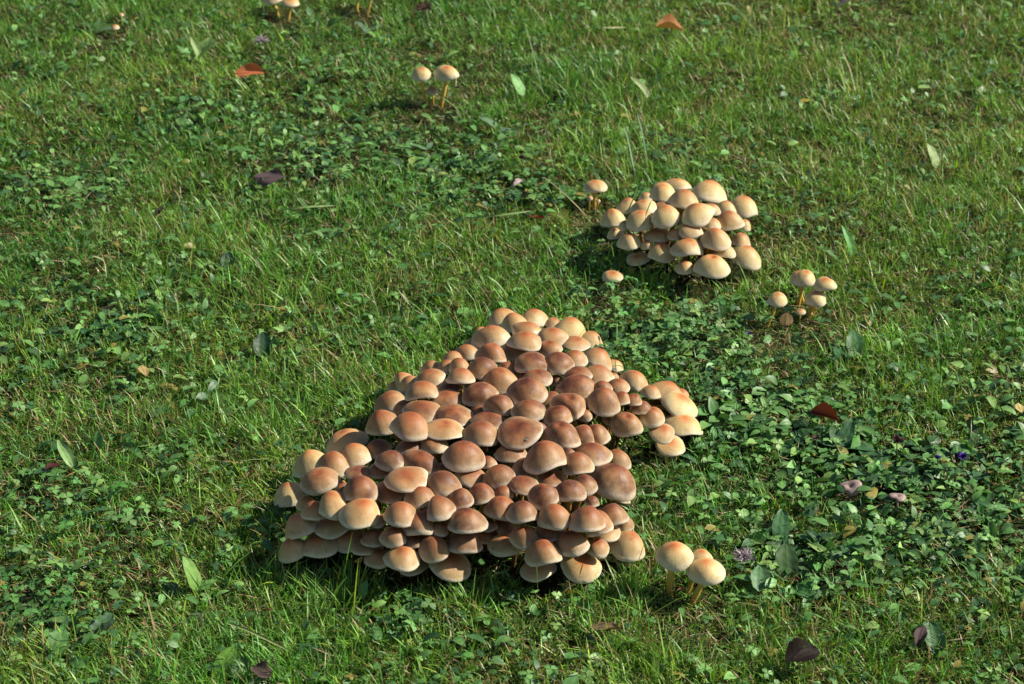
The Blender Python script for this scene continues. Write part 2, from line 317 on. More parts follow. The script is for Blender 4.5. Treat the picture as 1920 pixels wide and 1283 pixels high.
RIGHTC = '''
g1 735 125 985 320 -.1 .1|g2 745 190 998 352 .1 .06|g3 890 128 1138 245 -.1 .15|g4 1130 148 1510 368 0 .12|g5 915 235 1232 440 .1 .12|g6 1500 290 1818 505 0 .15
g7 1390 340 1592 475 -.1 .2|g8 1045 362 1395 585 .4 .08|g9 1260 358 1438 500 -.3 .2|g10 630 248 760 355 -.3 .2|g11 405 272 638 480 0 .08|g12 555 340 800 490 0 .12
g13 245 420 495 615 0 .08|g14 425 480 560 640 -.3 .1|g15 482 430 780 650 .3 .05|g16 748 385 1050 615 .3 .06|g17 780 365 930 450 -.5 .4|g18 1385 450 1665 650 .1 .3
g19 1600 490 1750 645 -.3 .15|g20 1250 520 1445 640 -.5 .25|g21 998 560 1262 735 .1 .15|g22 688 620 940 775 -.1 .1|g23 318 610 475 735 -.4 .05|g24 418 675 645 840 -.1 .08
g25 915 610 1070 745 -.8 .5|g26 645 725 770 842 -.7 .1|g27 708 762 990 968 .2 .08|g28 955 722 1270 908 .2 .12|g29 1235 608 1550 840 .4 .15|g30 1540 638 1745 808 0 .3
g31 1390 770 1585 930 -.5 .1|g32 1530 780 1835 1008 0 .12|g33 1175 878 1525 1120 .3 .12|g34 998 930 1180 1090 -.4 .1|g35 515 870 735 1000 -.4 .1|g36 1160 1030 1270 1112 -.7 .1'''
# lone mushrooms: key, x0 y0 x1 y1, foot x, foot y in the photograph, brown
SOLO = '''
h1 1320 322 1465 428 1318 548 0|h2 1478 152 1610 272 1585 395 .1|h3 1500 158 1662 288 1538 405 .05|h4 1645 218 1803 322 1640 470 .05|h5 1575 308 1738 425 1600 488 .02|h6 1515 438 1590 484 1550 520 .4
f1 755 855 1037 1078 872 1262 .02|f2 1010 876 1190 1055 988 1245 .15|f3 993 983 1283 1190 1030 1312 0|i1 565 340 875 575 795 900 .02|i2 905 335 1290 575 1000 900 0|i3 800 620 980 785 900 860 .6
p1 494 -14 530 8 520 27 .1|p2 527 -4 562 13 540 32 .15|p3 654 -22 688 -1 671 18 .05|p4 682 -20 708 -2 687 26 .05|p5 222 22 232 31 228 40 .1|p6 208 46 224 56 218 62 .1
g1 80 145 315 280 190 375 .1|g2 105 290 170 350 140 400 .3|g3 258 1050 470 1175 345 1225 .12|g4 195 320 245 375 215 400 .2'''
def parse(txt):
    out = []
    for row in txt.replace('\n', '|').split('|'):
        if not row.strip(): continue
        f = row.split(); z = ZA[f[0][0]]; v = list(map(float, f[1:5]))
        box = (z[0] + v[0] / z[2], z[1] + v[1] / z[2], z[0] + v[2] / z[2], z[1] + v[3] / z[2])
        out.append((f[0], box, [float(q) for q in f[5:]], z))
    return out
main, rightc, solo = parse(MAIN), parse(RIGHTC), parse(SOLO)

RR = np.linspace(0, 1, 60)
def prof(r, k, q): return k * np.maximum(1 - r ** 2.1, 0) ** q
def solve_k(aspect, sin_e, q):
    cos_e = math.sqrt(max(1 - sin_e ** 2, 1e-4)); lo, hi = 0.36, 0.95
    f = lambda k: (np.max(RR * sin_e + prof(RR, k, q) * cos_e) + sin_e) / 2
    if f(lo) > aspect: return lo
    if f(hi) < aspect: return hi
    for _ in range(25):
        mid = (lo + hi) / 2
        if f(mid) < aspect: lo = mid
        else: hi = mid
    return lo

N_SEG, N_RING = 30, 11
def frame(nrm, spin):
    a = unit(np.cross(nrm, [0.2, 0.9, 0.3])); b = np.cross(nrm, a)
    return math.cos(spin) * a + math.sin(spin) * b, -math.sin(spin) * a + math.cos(spin) * b
def make_cap(c, nrm, Rr, k, q, rng, lobed=False, dimple=False, pit=0.0):
    """returns cap and gill vertices round rim centre c, in world space"""
    A, B = frame(nrm, rng.uniform(0, 6.28))
    p2, p3, p5 = rng.uniform(0, 6.28, 3); e2 = rng.uniform(0.0, 0.09) + (0.10 if lobed else 0); e3 = rng.uniform(0, 0.05); e5 = rng.uniform(0, 0.018)
    w2, w3 = rng.uniform(0, 6.28, 2); wa = rng.uniform(0.0, 0.12); wb = rng.uniform(0.0, 0.09)
    umbo = rng.uniform(0.0, 0.045); off = rng.uniform(-0.09, 0.09, 2)
    if rng.random() < 0.22: umbo = -rng.uniform(0.03, 0.07)
    if dimple: umbo = -0.16
    d_a, d_r = rng.uniform(0, 6.28), rng.uniform(0.3, 0.7); d_s = rng.uniform(-0.10, 0.06)
    n8 = rng.uniform(0, 6.28, 4)
    V, rad, fib = [], [], []
    ts = [0.0, 0.09, 0.2, 0.32, 0.45, 0.58, 0.70, 0.81, 0.90, 0.96, 1.0]
    th = np.linspace(0, 2 * math.pi, N_SEG, endpoint=False)
    outl = 1 + e2 * np.cos(2 * th + p2) + e3 * np.cos(3 * th + p3) + e5 * np.cos(5 * th + p5)
    rough = 0.008 * np.sin(9 * th + n8[0]) + 0.006 * np.sin(14 * th + n8[1])
    wav = wa * np.cos(2 * th + w2) + wb * np.cos(3 * th + w3)
    def put(r, z, out, t):
        x = out * r * np.cos(th); y = out * r * np.sin(th)
        s = (1 - t) ** 1.2
        x = x + off[0] * s; y = y + off[1] * s
        for j in range(N_SEG):
            V.append(c + Rr * (x[j] * A + y[j] * B + z[j] * nrm)); rad.append(t)
            fib.append((math.cos(th[j]) * 9, math.sin(th[j]) * 9, t * 1.2))
    for t in ts[1:]:
        z = float(prof(np.array(t), k, q)) + umbo * math.exp(-(t / 0.2) ** 2)
        dent = d_s * np.exp(-(((t * np.cos(th) - d_r * math.cos(d_a)) ** 2 + (t * np.sin(th) - d_r * math.sin(d_a)) ** 2) / 0.06))
        bil = (0.13 * np.cos(2 * th + p2) * t * t * 0.5 if lobed else 0)
        lim = t ** 3
        put(t, z + wav * lim + dent + bil, 1 + (outl - 1) * t + rough * t ** 6, t)
    put(0.985, -0.035 + wav + rough, outl + rough, 1.0)          # rolled rim
    put(0.93, 0.03 + wav * 0.9, outl, 1.0)
    apex = len(V); V.append(c + Rr * (off[0] * A + off[1] * B + (k + umbo) * nrm)); rad.append(0); fib.append((0, 0, 0))
    nr = len(ts) - 1 + 2; F = []
    for j in range(N_SEG): F.append((apex, j, (j + 1) % N_SEG))
    for i in range(nr - 1):
        for j in range(N_SEG):
            a0 = i * N_SEG + j; a1 = i * N_SEG + (j + 1) % N_SEG
            F.append((a0, a0 + N_SEG, a1 + N_SEG, a1))
    # gills
    G, GF = [], []; ng = 60
    for i, (r, z0) in enumerate(((0.95, 0.02), (0.6, 0.10), (0.16, 0.17))):
        for j in range(ng):
            a = 2 * math.pi * j / ng; o = 1 + e2 * math.cos(2 * a + p2) + e3 * math.cos(3 * a + p3)
            z = z0 * min(1, k / 0.6) + (0.07 * k if j % 2 else 0) * (1 if i == 1 else 0.5) + (wa * math.cos(2 * a + w2) + wb * math.cos(3 * a + w3)) * r ** 3
            G.append(c + Rr * (o * r * (math.cos(a) * A + math.sin(a) * B) + z * nrm))
    for i in range(2):
        for j in range(ng):
            GF.append((i * ng + j, i * ng + (j + 1) % ng, (i + 1) * ng + (j + 1) % ng, (i + 1) * ng + j))
    return V, F, rad, fib, G, GF

SOLO_FEET = []
FOOT = []                                        # (x, y, radius) of everything that keeps grass away
def build_mushroom(c, nrm, Rr, k, q, base, brown, pale, rng, label, group, lobed=False, dimple=False, stem_r=None, name='mushroom', press=(), stem_mat=None):
    root = thing(name, label, 'mushroom', base, group)
    b = np.asarray(base, float)
    V, F, rad, fib, G, GF = make_cap(c - b, nrm, Rr, k, q, rng, lobed, dimple)
    V = np.array(V); G = np.array(G)
    for dvec, t in press:
        for arr in (V, G):
            ex = (arr - (c - b)) @ dvec - t; m_ = ex > 0; arr[m_] -= dvec * (ex[m_] * .55)[:, None]
    me = mesh_from('cap', V, F, M_CAP); add_attr(me, 'rad', rad); add_attr(me, 'fib', fib, 'FLOAT_VECTOR')
    cap = obj('cap', me, root, color=(brown, pale, rng.random()))
    obj('gills', mesh_from('gills', G, GF, M_GILL), cap)
    top = c - b + nrm * Rr * 0.14 * min(1, k / 0.6) ; sr = stem_r or min(max(Rr * 0.15, 0.0022), 0.0050)
    mid1 = top - nrm * np.linalg.norm(top) * (0.35 if stem_mat else 0.14)
    foot = np.array([0, 0, -0.006]); mid2 = foot + np.array([rng.uniform(-.006, .006), rng.uniform(-.006, .006), np.linalg.norm(top) * 0.33])
    P = []
    for s in np.linspace(0, 1, 9):
        P.append((1 - s) ** 3 * foot + 3 * (1 - s) ** 2 * s * mid2 + 3 * (1 - s) * s * s * mid1 + s ** 3 * top)
    rr = [sr * (1.05 - 0.25 * s + 0.08 * math.sin(7 * s + rng.uniform(0, 6))) for s in np.linspace(0, 1, 9)]
    SV, SF = tube(P, rr, 9)
    sm = mesh_from('stem', SV, SF, stem_mat or M_STEM); add_attr(sm, 'along', np.repeat(np.linspace(0, 1, 9), 9))
    obj('stem', sm, root)
    return root

ORD = ['first', 'second', 'third', 'fourth', 'fifth', 'sixth', 'seventh', 'eighth', 'ninth', 'tenth', 'eleventh', 'twelfth', 'thirteenth', 'fourteenth', 'fifteenth', 'sixteenth', 'seventeenth', 'eighteenth', 'nineteenth', 'twentieth', 'twenty-first', 'twenty-second', 'twenty-third', 'twenty-fourth']
def looks(w, brown, rel):
    s = 'small' if w < rel * 0.80 else ('large' if w > rel * 1.16 else 'medium')
    c = 'cream' if brown <= .09 else 'pale tan' if brown <= .25 else 'tan' if brown <= .45 else 'light brown' if brown <= .65 else 'brown' if brown <= .84 else 'dark brown'
    return s, c
SPECIAL = {
 'b56': 'largest light brown cap in the middle of the big clump, gnat near its rim',
 'b21': 'tan cap carrying a small black fly, upper right of the big clump',
 'd103': 'brown two-lobed kidney-shaped cap in left half of the big clump',
 'f157': 'broad mauve brown cap at right edge of the big clump',
 'c72': 'tan cap with puckered star-shaped centre, right lobe of the big clump',
 'c67': 'cream cap overhanging another at the far right tip of the big clump',
 'c68': 'cream cap directly under the overhanging cap at right tip of the big clump',
 'c73': 'pointed bell-shaped pale cap on right lobe of the big clump',
 'f74': 'lowest pale cap with bent yellow stem at right lobe of the big clump',
 'd107': 'leftmost cream cap of the big clump', 'd118': 'large cream cap with dark flecked rim, lower left of the big clump',
 'a94': 'cream flat cap with bright pale rim in the centre left of the big clump',
 'e177': 'pale cap tucked under a round cap at the very front of the big clump',
 'e176': 'round tan cap sitting on top of another at the front of the big clump',
 'e179': 'large pale cap at front right of the big clump, lowest on that side',
 'f187': 'pale tan cap at the right front corner of the big clump, nearest the trio',
 'b1': 'cream cap at the rear tip of the big clump, behind two others', 'b3': 'pale tan cap at the rear tip of the big clump, right of centre',
 'd125': 'bottom left corner cap of the big clump, pale with grass at its rim',
 'e168': 'wide tan cap hanging lowest at front left centre of the big clump',
 'g4': 'largest cap at the back of the smaller clump', 'g33': 'front cap with dark pitted centre in the smaller clump',
 'g6': 'peach cap at the far upper right of the smaller clump', 'g8': 'broad cream cap in the middle of the smaller clump',
 'g13': 'leftmost cream cap of the smaller clump', 'g35': 'small cream cap lowest at the left front of the smaller clump',
 'g32': 'cream cap at the lower right edge of the smaller clump', 'g29': 'rounded tan-topped cap right of centre in the smaller clump',
}
def tier_labels(caps, band, y0, where, rel):
    tiers = {}
    for k, (key, bx, extra, z) in enumerate(caps): tiers.setdefault(int(((bx[1] + bx[3]) / 2 - y0) // band), []).append(((bx[0] + bx[2]) / 2, k))
    lab = {}
    for ti, t in enumerate(sorted(tiers)):
        row = sorted(tiers[t]); n = len(row)
        for i, (_, k) in enumerate(row):
            key, bx, extra, z = caps[k]; s, c = looks(bx[2] - bx[0], extra[1], rel)
            pos = ('leftmost' if i == 0 else 'rightmost' if i == n - 1 else ORD[i] + ' from left')
            lab[k] = SPECIAL.get(key, f'{s} {c} cap, {pos} in {ORD[ti]} tier from back of {where}')
    return lab

def build_clump(caps, where, group, band, y0, rel, hmin, hmax, reach, tilt, pale_all, gain=1.0):
    lab = tier_labels(caps, band, y0, where, rel)
    cen = np.array([((b[0] + b[2]) / 2, (b[1] + b[3]) / 2) for _, b, _, _ in caps])
    yscale = 1.9
    todo = []
    for k, (key, bx, extra, z) in enumerate(caps):
        rng = np.random.default_rng(1000 + k * 7 + int(y0))
        level, brown = extra
        d = (cen - cen[k]) * np.array([1, yscale]); dist = np.hypot(d[:, 0], d[:, 1]); nb = dist < reach
        mean = (d[nb] * (1 - dist[nb, None] / reach)).sum(0) / max((1 - dist[nb] / reach).sum(), 1e-3)
        edge = min(np.hypot(*mean) / (reach * 0.26), 1.0)
        out = -mean / max(np.hypot(*mean), 1e-3)                     # picture right / down
        out3 = np.array([out[0], -out[1], 0.0])
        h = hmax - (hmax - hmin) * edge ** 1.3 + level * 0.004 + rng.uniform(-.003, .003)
        front = max(b2[3] for (_, b2, _, _), cc in zip(caps, cen) if abs(cc[0] - cen[k][0]) < 42)
        h = min(h, 0.028 + 0.00050 * (front - bx[3]))
        gs = (1.05 if level > .15 else 1.10) + (.04 if gain > 1 else 0); w = (bx[2] - bx[0]) * gs; hh = (bx[3] - bx[1]) * (gs - (.03 if gain > 1 else .08))
        nrm = unit(np.array([0, 0, 1.0]) + tilt * edge * out3 * np.array([1, .3 if out3[1] < 0 else 1, 1]) + np.array([rng.normal(0, .07), rng.normal(0, .07), 0]))
        q = rng.uniform(0.60, 0.92)
        cx = (bx[0] + bx[2]) / 2
        c = at_z(cx, (bx[1] + bx[3]) / 2, h)
        for _ in range(3):
            v = unit(CAM - c); sin_e = float(np.clip(np.dot(nrm, v), 0.2, 0.95))
            cy = bx[3] + 0.03 * hh - w / 2 * sin_e
            c = at_z(cx, cy, h); Rr = w / 2 * depth_of(c) / FPX
            dd = unit(c - CAM); c = c - dd * (level * Rr * 1.05)
            Rr = w / 2 * depth_of(c) / FPX
        kk = solve_k(hh / w, sin_e, q)
        if c[2] < Rr * 0.2 + 0.008: c[2] = Rr * 0.2 + 0.008
        base = np.array([c[0], c[1], 0.0]) - out3 * (0.050 + 0.5 * c[2]) * edge - np.array([nrm[0], nrm[1], 0]) * c[2] * 0.5
        base[1] += 0.045 * max(edge * out[1], 0) + 0.030 * max(1 - (front - bx[3]) / 160, 0) + max(level, 0) * .03
        base[2] = float(ground_h(base[0], base[1]))
        FOOT.append((c[0], c[1], Rr, c[2])); FOOT.append((base[0], base[1], 0.012, 0))
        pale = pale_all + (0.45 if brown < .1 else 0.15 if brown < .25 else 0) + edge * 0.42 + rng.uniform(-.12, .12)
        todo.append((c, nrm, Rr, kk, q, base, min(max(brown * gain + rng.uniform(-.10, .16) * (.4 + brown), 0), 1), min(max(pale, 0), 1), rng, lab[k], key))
    for i, (c, nrm, Rr, kk, q, base, brown, pale, rng, lb, key) in enumerate(todo):
        press = []                                                    # neighbours at the same height flatten each other's flanks
        for j, t in enumerate(todo):
            if j == i: continue
            dv = t[0] - c; dist = math.hypot(dv[0], dv[1])
            if dist < (Rr + t[2]) * .97 and abs(dv[2]) < .45 * Rr and dist > .5 * Rr:
                press.append((np.array([dv[0] / dist, dv[1] / dist, 0]), dist * Rr / (Rr + t[2])))
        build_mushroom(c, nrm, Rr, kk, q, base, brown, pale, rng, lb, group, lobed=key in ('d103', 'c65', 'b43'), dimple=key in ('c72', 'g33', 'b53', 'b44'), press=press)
build_clump(main, 'the big clump', 'mushrooms of the big clump', 42, 575, 64, 0.018, 0.088, 150, 0.34, 0.04, 1.35)
build_clump(rightc, 'the smaller clump', 'mushrooms of the smaller clump', 36, 330, 52, 0.020, 0.088, 120, 0.26, 0.40)

SOLO_LABEL = {
 'h1': 'cream mushroom on slanting stem, leftmost of the small group by the smaller clump', 'h2': 'half hidden peach cap behind the tallest of the small group at right',
 'h3': 'tallest mushroom of the small group at right, long yellow stem', 'h4': 'rightmost mushroom of the small group with a dark bug on its cap',
 'h5': 'round cream mushroom at the front of the small group at right', 'h6': 'tiny brownish button low between the stems of the small group',
 'f1': 'left mushroom of the trio at front right, domed cream cap', 'f2': 'middle mushroom of the front trio, partly hidden with orange top', 'f3': 'right mushroom of the front trio, broad cream cap in front',
 'i1': 'left mushroom of the far pair, domed cream cap on curved stem', 'i2': 'right mushroom of the far pair, wider cream cap crossed by a blade', 'i3': 'small ragged brownish mushroom between the stems of the far pair',
 'p1': 'left of two mushrooms cut by the top edge at upper left', 'p2': 'right of two mushrooms cut by the top edge at upper left, orange brown',
 'p3': 'left of two yellow stems at the top edge, cap out of view', 'p4': 'right of two yellow stems at the top edge, cap out of view',
 'p5': 'upper of two tiny buff buttons in grass at upper left corner', 'p6': 'lower of two tiny buff buttons in grass at upper left corner',
 'g1': 'flat cream mushroom standing alone left behind the smaller clump', 'g2': 'tiny peach bud beside the lone flat mushroom, left of its stem', 'g4': 'tiny peach bud beside the lone flat mushroom, right of its stem',
 'g3': 'small low mushroom with split rim, left in front of the smaller clump'}
for k, (key, bx, ex, z) in enumerate(solo):
    rng = np.random.default_rng(500 + k)
    fx, fy = z[0] + ex[0] / z[2], z[1] + ex[1] / z[2]; brown = ex[2]
    g = at_z(fx, fy, -0.008); base = np.array([g[0], g[1], float(ground_h(g[0], g[1]))])
    w = bx[2] - bx[0]; hh = bx[3] - bx[1]; q = rng.uniform(0.52, 0.62); cx = (bx[0] + bx[2]) / 2
    nrm = unit(np.array([(cx - fx) / 400 + rng.normal(0, .04), -0.06 + rng.normal(0, .04), 1]))
    c = at_y(cx, (bx[1] + bx[3]) / 2, base[1])
    for _ in range(3):
        sin_e = float(np.dot(nrm, unit(CAM - c))); c = at_y(cx, bx[3] - w / 2 * sin_e, base[1])
    if c[2] < 0.010: c = at_z(cx, bx[3] - w / 2 * sin_e, 0.012)
    Rr = w / 2 * depth_of(c) / FPX; kk = solve_k(hh / w, sin_e, q)
    FOOT.append((base[0], base[1], 0.008, 0)); SOLO_FEET.append((base[0], base[1]))
    grp = {'h': 'small group at right', 'f': 'front trio', 'i': 'far pair', 'p': 'mushrooms at the far edge', 'g': 'strays round the smaller clump'}[key[0]]
    build_mushroom(c, nrm, Rr, kk, q, base, brown, 0.95 if key[0] in 'hfi' else 0.6, rng, SOLO_LABEL[key], grp, stem_r=max(Rr * 0.19, 0.0016), stem_mat=M_STEM_YOUNG)

# two mauve funnel caps
def funnel(px, py, wpx, label, lean):
    p = at_z(px, py, 0.013); Rr = wpx / 2 * depth_of(p) / FPX
    base = np.array([p[0], p[1], float(ground_h(p[0], p[1]))]); root = thing('mushroom', label, 'mushroom', base, 'mauve funnel mushrooms')
    nrm = unit(lean); A, B = frame(nrm, 0.6); c = p - base; V, F = [], []; n = 26
    rows = [(0.04, -0.06), (0.12, 0.0), (0.26, 0.10), (0.46, 0.16), (0.70, 0.14), (0.90, 0.02), (1.0, -0.14), (0.94, -0.15), (0.55, -0.12), (0.15, -0.34)]
    for r, zz in rows:
        for j in range(n):
            a = 2 * math.pi * j / n; o = 1 + 0.09 * math.cos(2 * a + 1) + 0.06 * math.cos(3 * a + 2.2); wv = 0.10 * r * r * math.cos(2 * a + .4)
            notch = 1 - 0.25 * r * math.exp(-((a - 0.55) / 0.28) ** 2)
            V.append(c + Rr * (r * o * notch * (math.cos(a) * A + math.sin(a) * B) + (zz + wv) * nrm))
    for i in range(len(rows) - 1):
        for j in range(n): F.append((i * n + j, (i + 1) * n + j, (i + 1) * n + (j + 1) % n, i * n + (j + 1) % n))
    F.append(tuple(range(n)))
    obj('cap', mesh_from('cap', V, F, M_MAUVE), root)
    SV, SF = tube([(0, 0, -.004), c * 0.5 + np.array([.001, 0, 0]), c - nrm * Rr * .38], [Rr * .16, Rr * .13, Rr * .16], 8)
    obj('stem', mesh_from('stem', SV, SF, M_MAUVE), root); FOOT.append((p[0], p[1], Rr, 0.02))
funnel(1594, 913, 43, 'mauve grey funnel mushroom with hollow centre in the leafy patch at right', (-.25, -.25, 1))
funnel(1683, 931, 32, 'smaller flatter mauve mushroom half sunk among leaves at right', (.1, .05, 1))

# insects
def insect(px, py, host_z, size, label, legs=6, wings=True):
    p = at_z(px, py, host_z); root = thing('insect', label, 'insect', p)
    def blob(name, cx, r, zz):
        V, F = [], []; n = 8
        for i in range(1, 5):
            a = math.pi * i / 5
            for j in range(n):
                b = 2 * math.pi * j / n; V.append((cx - r[0] * math.cos(a), r[1] * math.sin(a) * math.cos(b), zz + r[1] * math.sin(a) * math.sin(b)))
        for i in range(3):
            for j in range(n): F.append((i * n + j, i * n + (j + 1) % n, (i + 1) * n + (j + 1) % n, (i + 1) * n + j))
        F.append(tuple(range(n))[::-1]); F.append(tuple(3 * n + j for j in range(n)))
        obj(name, mesh_from(name, V, F, M_BUG), root)
    s = size
    blob('abdomen', -.5 * s, (.55 * s, .2 * s), .3 * s); blob('thorax', .15 * s, (.3 * s, .22 * s), .36 * s); blob('head', .52 * s, (.17 * s, .16 * s), .33 * s)
    for i in range(legs):
        sd = 1 if i % 2 else -1; x = (.3 - .25 * (i // 2)) * s
        SV, SF = tube([(x, 0, .3 * s), (x + (.3 - .3 * (i // 2)) * s, sd * .55 * s, .42 * s), (x + (.6 - .6 * (i // 2)) * s, sd * .9 * s, -.05 * s)], [.035 * s] * 3, 4)
        obj('leg', mesh_from('leg', SV, SF, M_BUG), root)
    if wings:
        for sd in (-1, 1):
            V = [(.1 * s, sd * .05 * s, .52 * s), (-.4 * s, sd * .42 * s, .55 * s), (-.95 * s, sd * .4 * s, .5 * s), (-1.0 * s, sd * .15 * s, .5 * s), (-.4 * s, sd * .04 * s, .53 * s)]
            obj('wing', mesh_from('wing', V, [(0, 1, 2, 3, 4)], M_WING), root)
    root.rotation_euler = (0, -0.3, 1.1)
    return root
INSECTS = [(1127, 653, 'b21', .0048, 'small black fly on a tan cap at upper right of big clump'),
           (988, 823, 'b56', .0032, 'tiny pale-legged gnat near the rim of the largest cap'),
           (1556, 522, 'h4', .0045, 'dark winged bug on the rightmost cap of the small group')]

# ------------------------------------------------------------------ lawn
MAINC = np.array([p[:2] for p in FOOT])
def make_mask():
    fx = np.array([(f[0], f[1], f[2]) for f in FOOT if f[2] > 0.0125])
    return fx
FM = make_mask()
CELL = 0.01
gx0, gy0, gw, gh = -1.2, -1.2, 240, 300
BLOCK = np.zeros((gw, gh)); 
_X, _Y = np.meshgrid(gx0 + (np.arange(gw) + .5) * CELL, gy0 + (np.arange(gh) + .5) * CELL, indexing='ij')
for x, y, r in FM:
    BLOCK = np.maximum(BLOCK, np.clip(1.25 - np.hypot(_X - x, _Y - y - .4 * r) / max(r, .012), 0, 1))
def blocked(x, y):
    i = ((x - gx0) / CELL).astype(int); j = ((y - gy0) / CELL).astype(int)
    ok = (i >= 0) & (i < gw) & (j >= 0) & (j < gh); out = np.zeros(len(x)); out[ok] = BLOCK[i[ok], j[ok]]; return out

ZONES = [(1650, 900, 300, 120, 1), (1800, 1000, 200, 150, 1), (1250, 650, 190, 60, .9), (1430, 770, 200, 80, .8), (700, 300, 260, 60, .85), (470, 220, 190, 60, .6),
         (940, 360, 190, 45, .85), (70, 1130, 130, 90, .95), (130, 350, 160, 55, .6), (200, 640, 230, 80, .6), (1490, 1060, 150, 60, .7), (740, 1165, 70, 40, .9),
         (620, 130, 140, 50, .5), (330, 860, 150, 60, .35), (1180, 930, 60, 60, .3), (1880, 720, 150, 70, .7), (560, 640, 120, 50, .45), (130, 960, 150, 50, .5), (1100, 560, 60, 50, .6)]
CLZ = {2, 7, 11, 17, 18, 6}
def leafy(P, which=None):
    px, py, _ = project(P); v = np.zeros(len(P))
    for zi, (cx, cy, rx, ry, w) in enumerate(ZONES):
        if which == 'clover' and zi not in CLZ: w = w * .22
        if which == 'herb' and zi in CLZ: w = w * .5
        v = np.maximum(v, w * np.exp(-((px - cx) / rx) ** 2 - ((py - cy) / ry) ** 2))
    n = vnoise(P[:, 0], P[:, 1], .11, 5)
    return np.clip(v * (0.55 + 0.9 * n) + 0.30 * np.clip(vnoise(P[:, 0], P[:, 1], .16, 6) - .5, 0, 1), 0, 1)

YMIN, YMAX = -1.0, 2.15
def scatter(n, power=1.1):
    """n ground points, thinner with distance and beyond the picture's edges"""
    out = []; have = 0
    while have < n:
        m = int(n * 1.6) + 1000
        y = RNG.uniform(YMIN, YMAX, m); x = RNG.uniform(-1.75, 1.75, m)
        P = np.stack([x, y, np.zeros(m)], 1); px, py, dep = project(P)
        outside = np.maximum(np.maximum(-px, px - PW), np.maximum(-py, py - PH)) / PW
        keep = (RNG.random(m) < (2.1 / dep).clip(0, 1) ** (power * 1.35) * np.where(outside > 0.02, 0.45, 1.0)) & (outside < 0.2)
        out.append(P[keep]); have += keep.sum()
    P = np.concatenate(out)[:n]; P[:, 2] = ground_h(P[:, 0], P[:, 1]); return P

def blades(P, L, wid, lean, az, curve, col, tipcol):
    """ribbon blades: 7 vertices, 5 triangles each"""
    n = len(P); S = np.array([0, .36, .72, 1.0]); W = np.array([.8, 1.0, .72, 0])
    dx = np.cos(az); dy = np.sin(az); tw = RNG.uniform(-.9, .9, n)
    px_, py_ = -np.sin(az + tw), np.cos(az + tw)
    V = np.zeros((n, 7, 3)); C = np.zeros((n, 7, 3)); k = 0
    for i, s in enumerate(S):
        hor = L * (np.sin(lean) * s + curve * s * s); ver = L * (np.cos(lean) * s - 0.55 * curve * s * s * (0.5 + np.sin(lean)))
        ctr = np.stack([P[:, 0] + dx * hor, P[:, 1] + dy * hor, P[:, 2] + np.maximum(ver, 0.002) - .002], 1)
        off = np.stack([px_ * wid * W[i] / 2, py_ * wid * W[i] / 2, np.zeros(n)], 1)
        cc = col * (1 - s) + tipcol * s
        if i < 3:
            V[:, k] = ctr - off; V[:, k + 1] = ctr + off; C[:, k] = cc; C[:, k + 1] = cc; k += 2
        else: V[:, k] = ctr; C[:, k] = cc
    b = (np.arange(n) * 7)[:, None]
    q = np.concatenate([b + np.array([[0, 1, 3, 2]]), b + np.array([[2, 3, 5, 4]])]); t = b + np.array([[4, 5, 6]])
    return V.reshape(-1, 3), [q, t], C.reshape(-1, 3)

def pick(n, cols, probs):
    return np.array(cols)[RNG.choice(len(cols), n, p=np.array(probs) / sum(probs))]

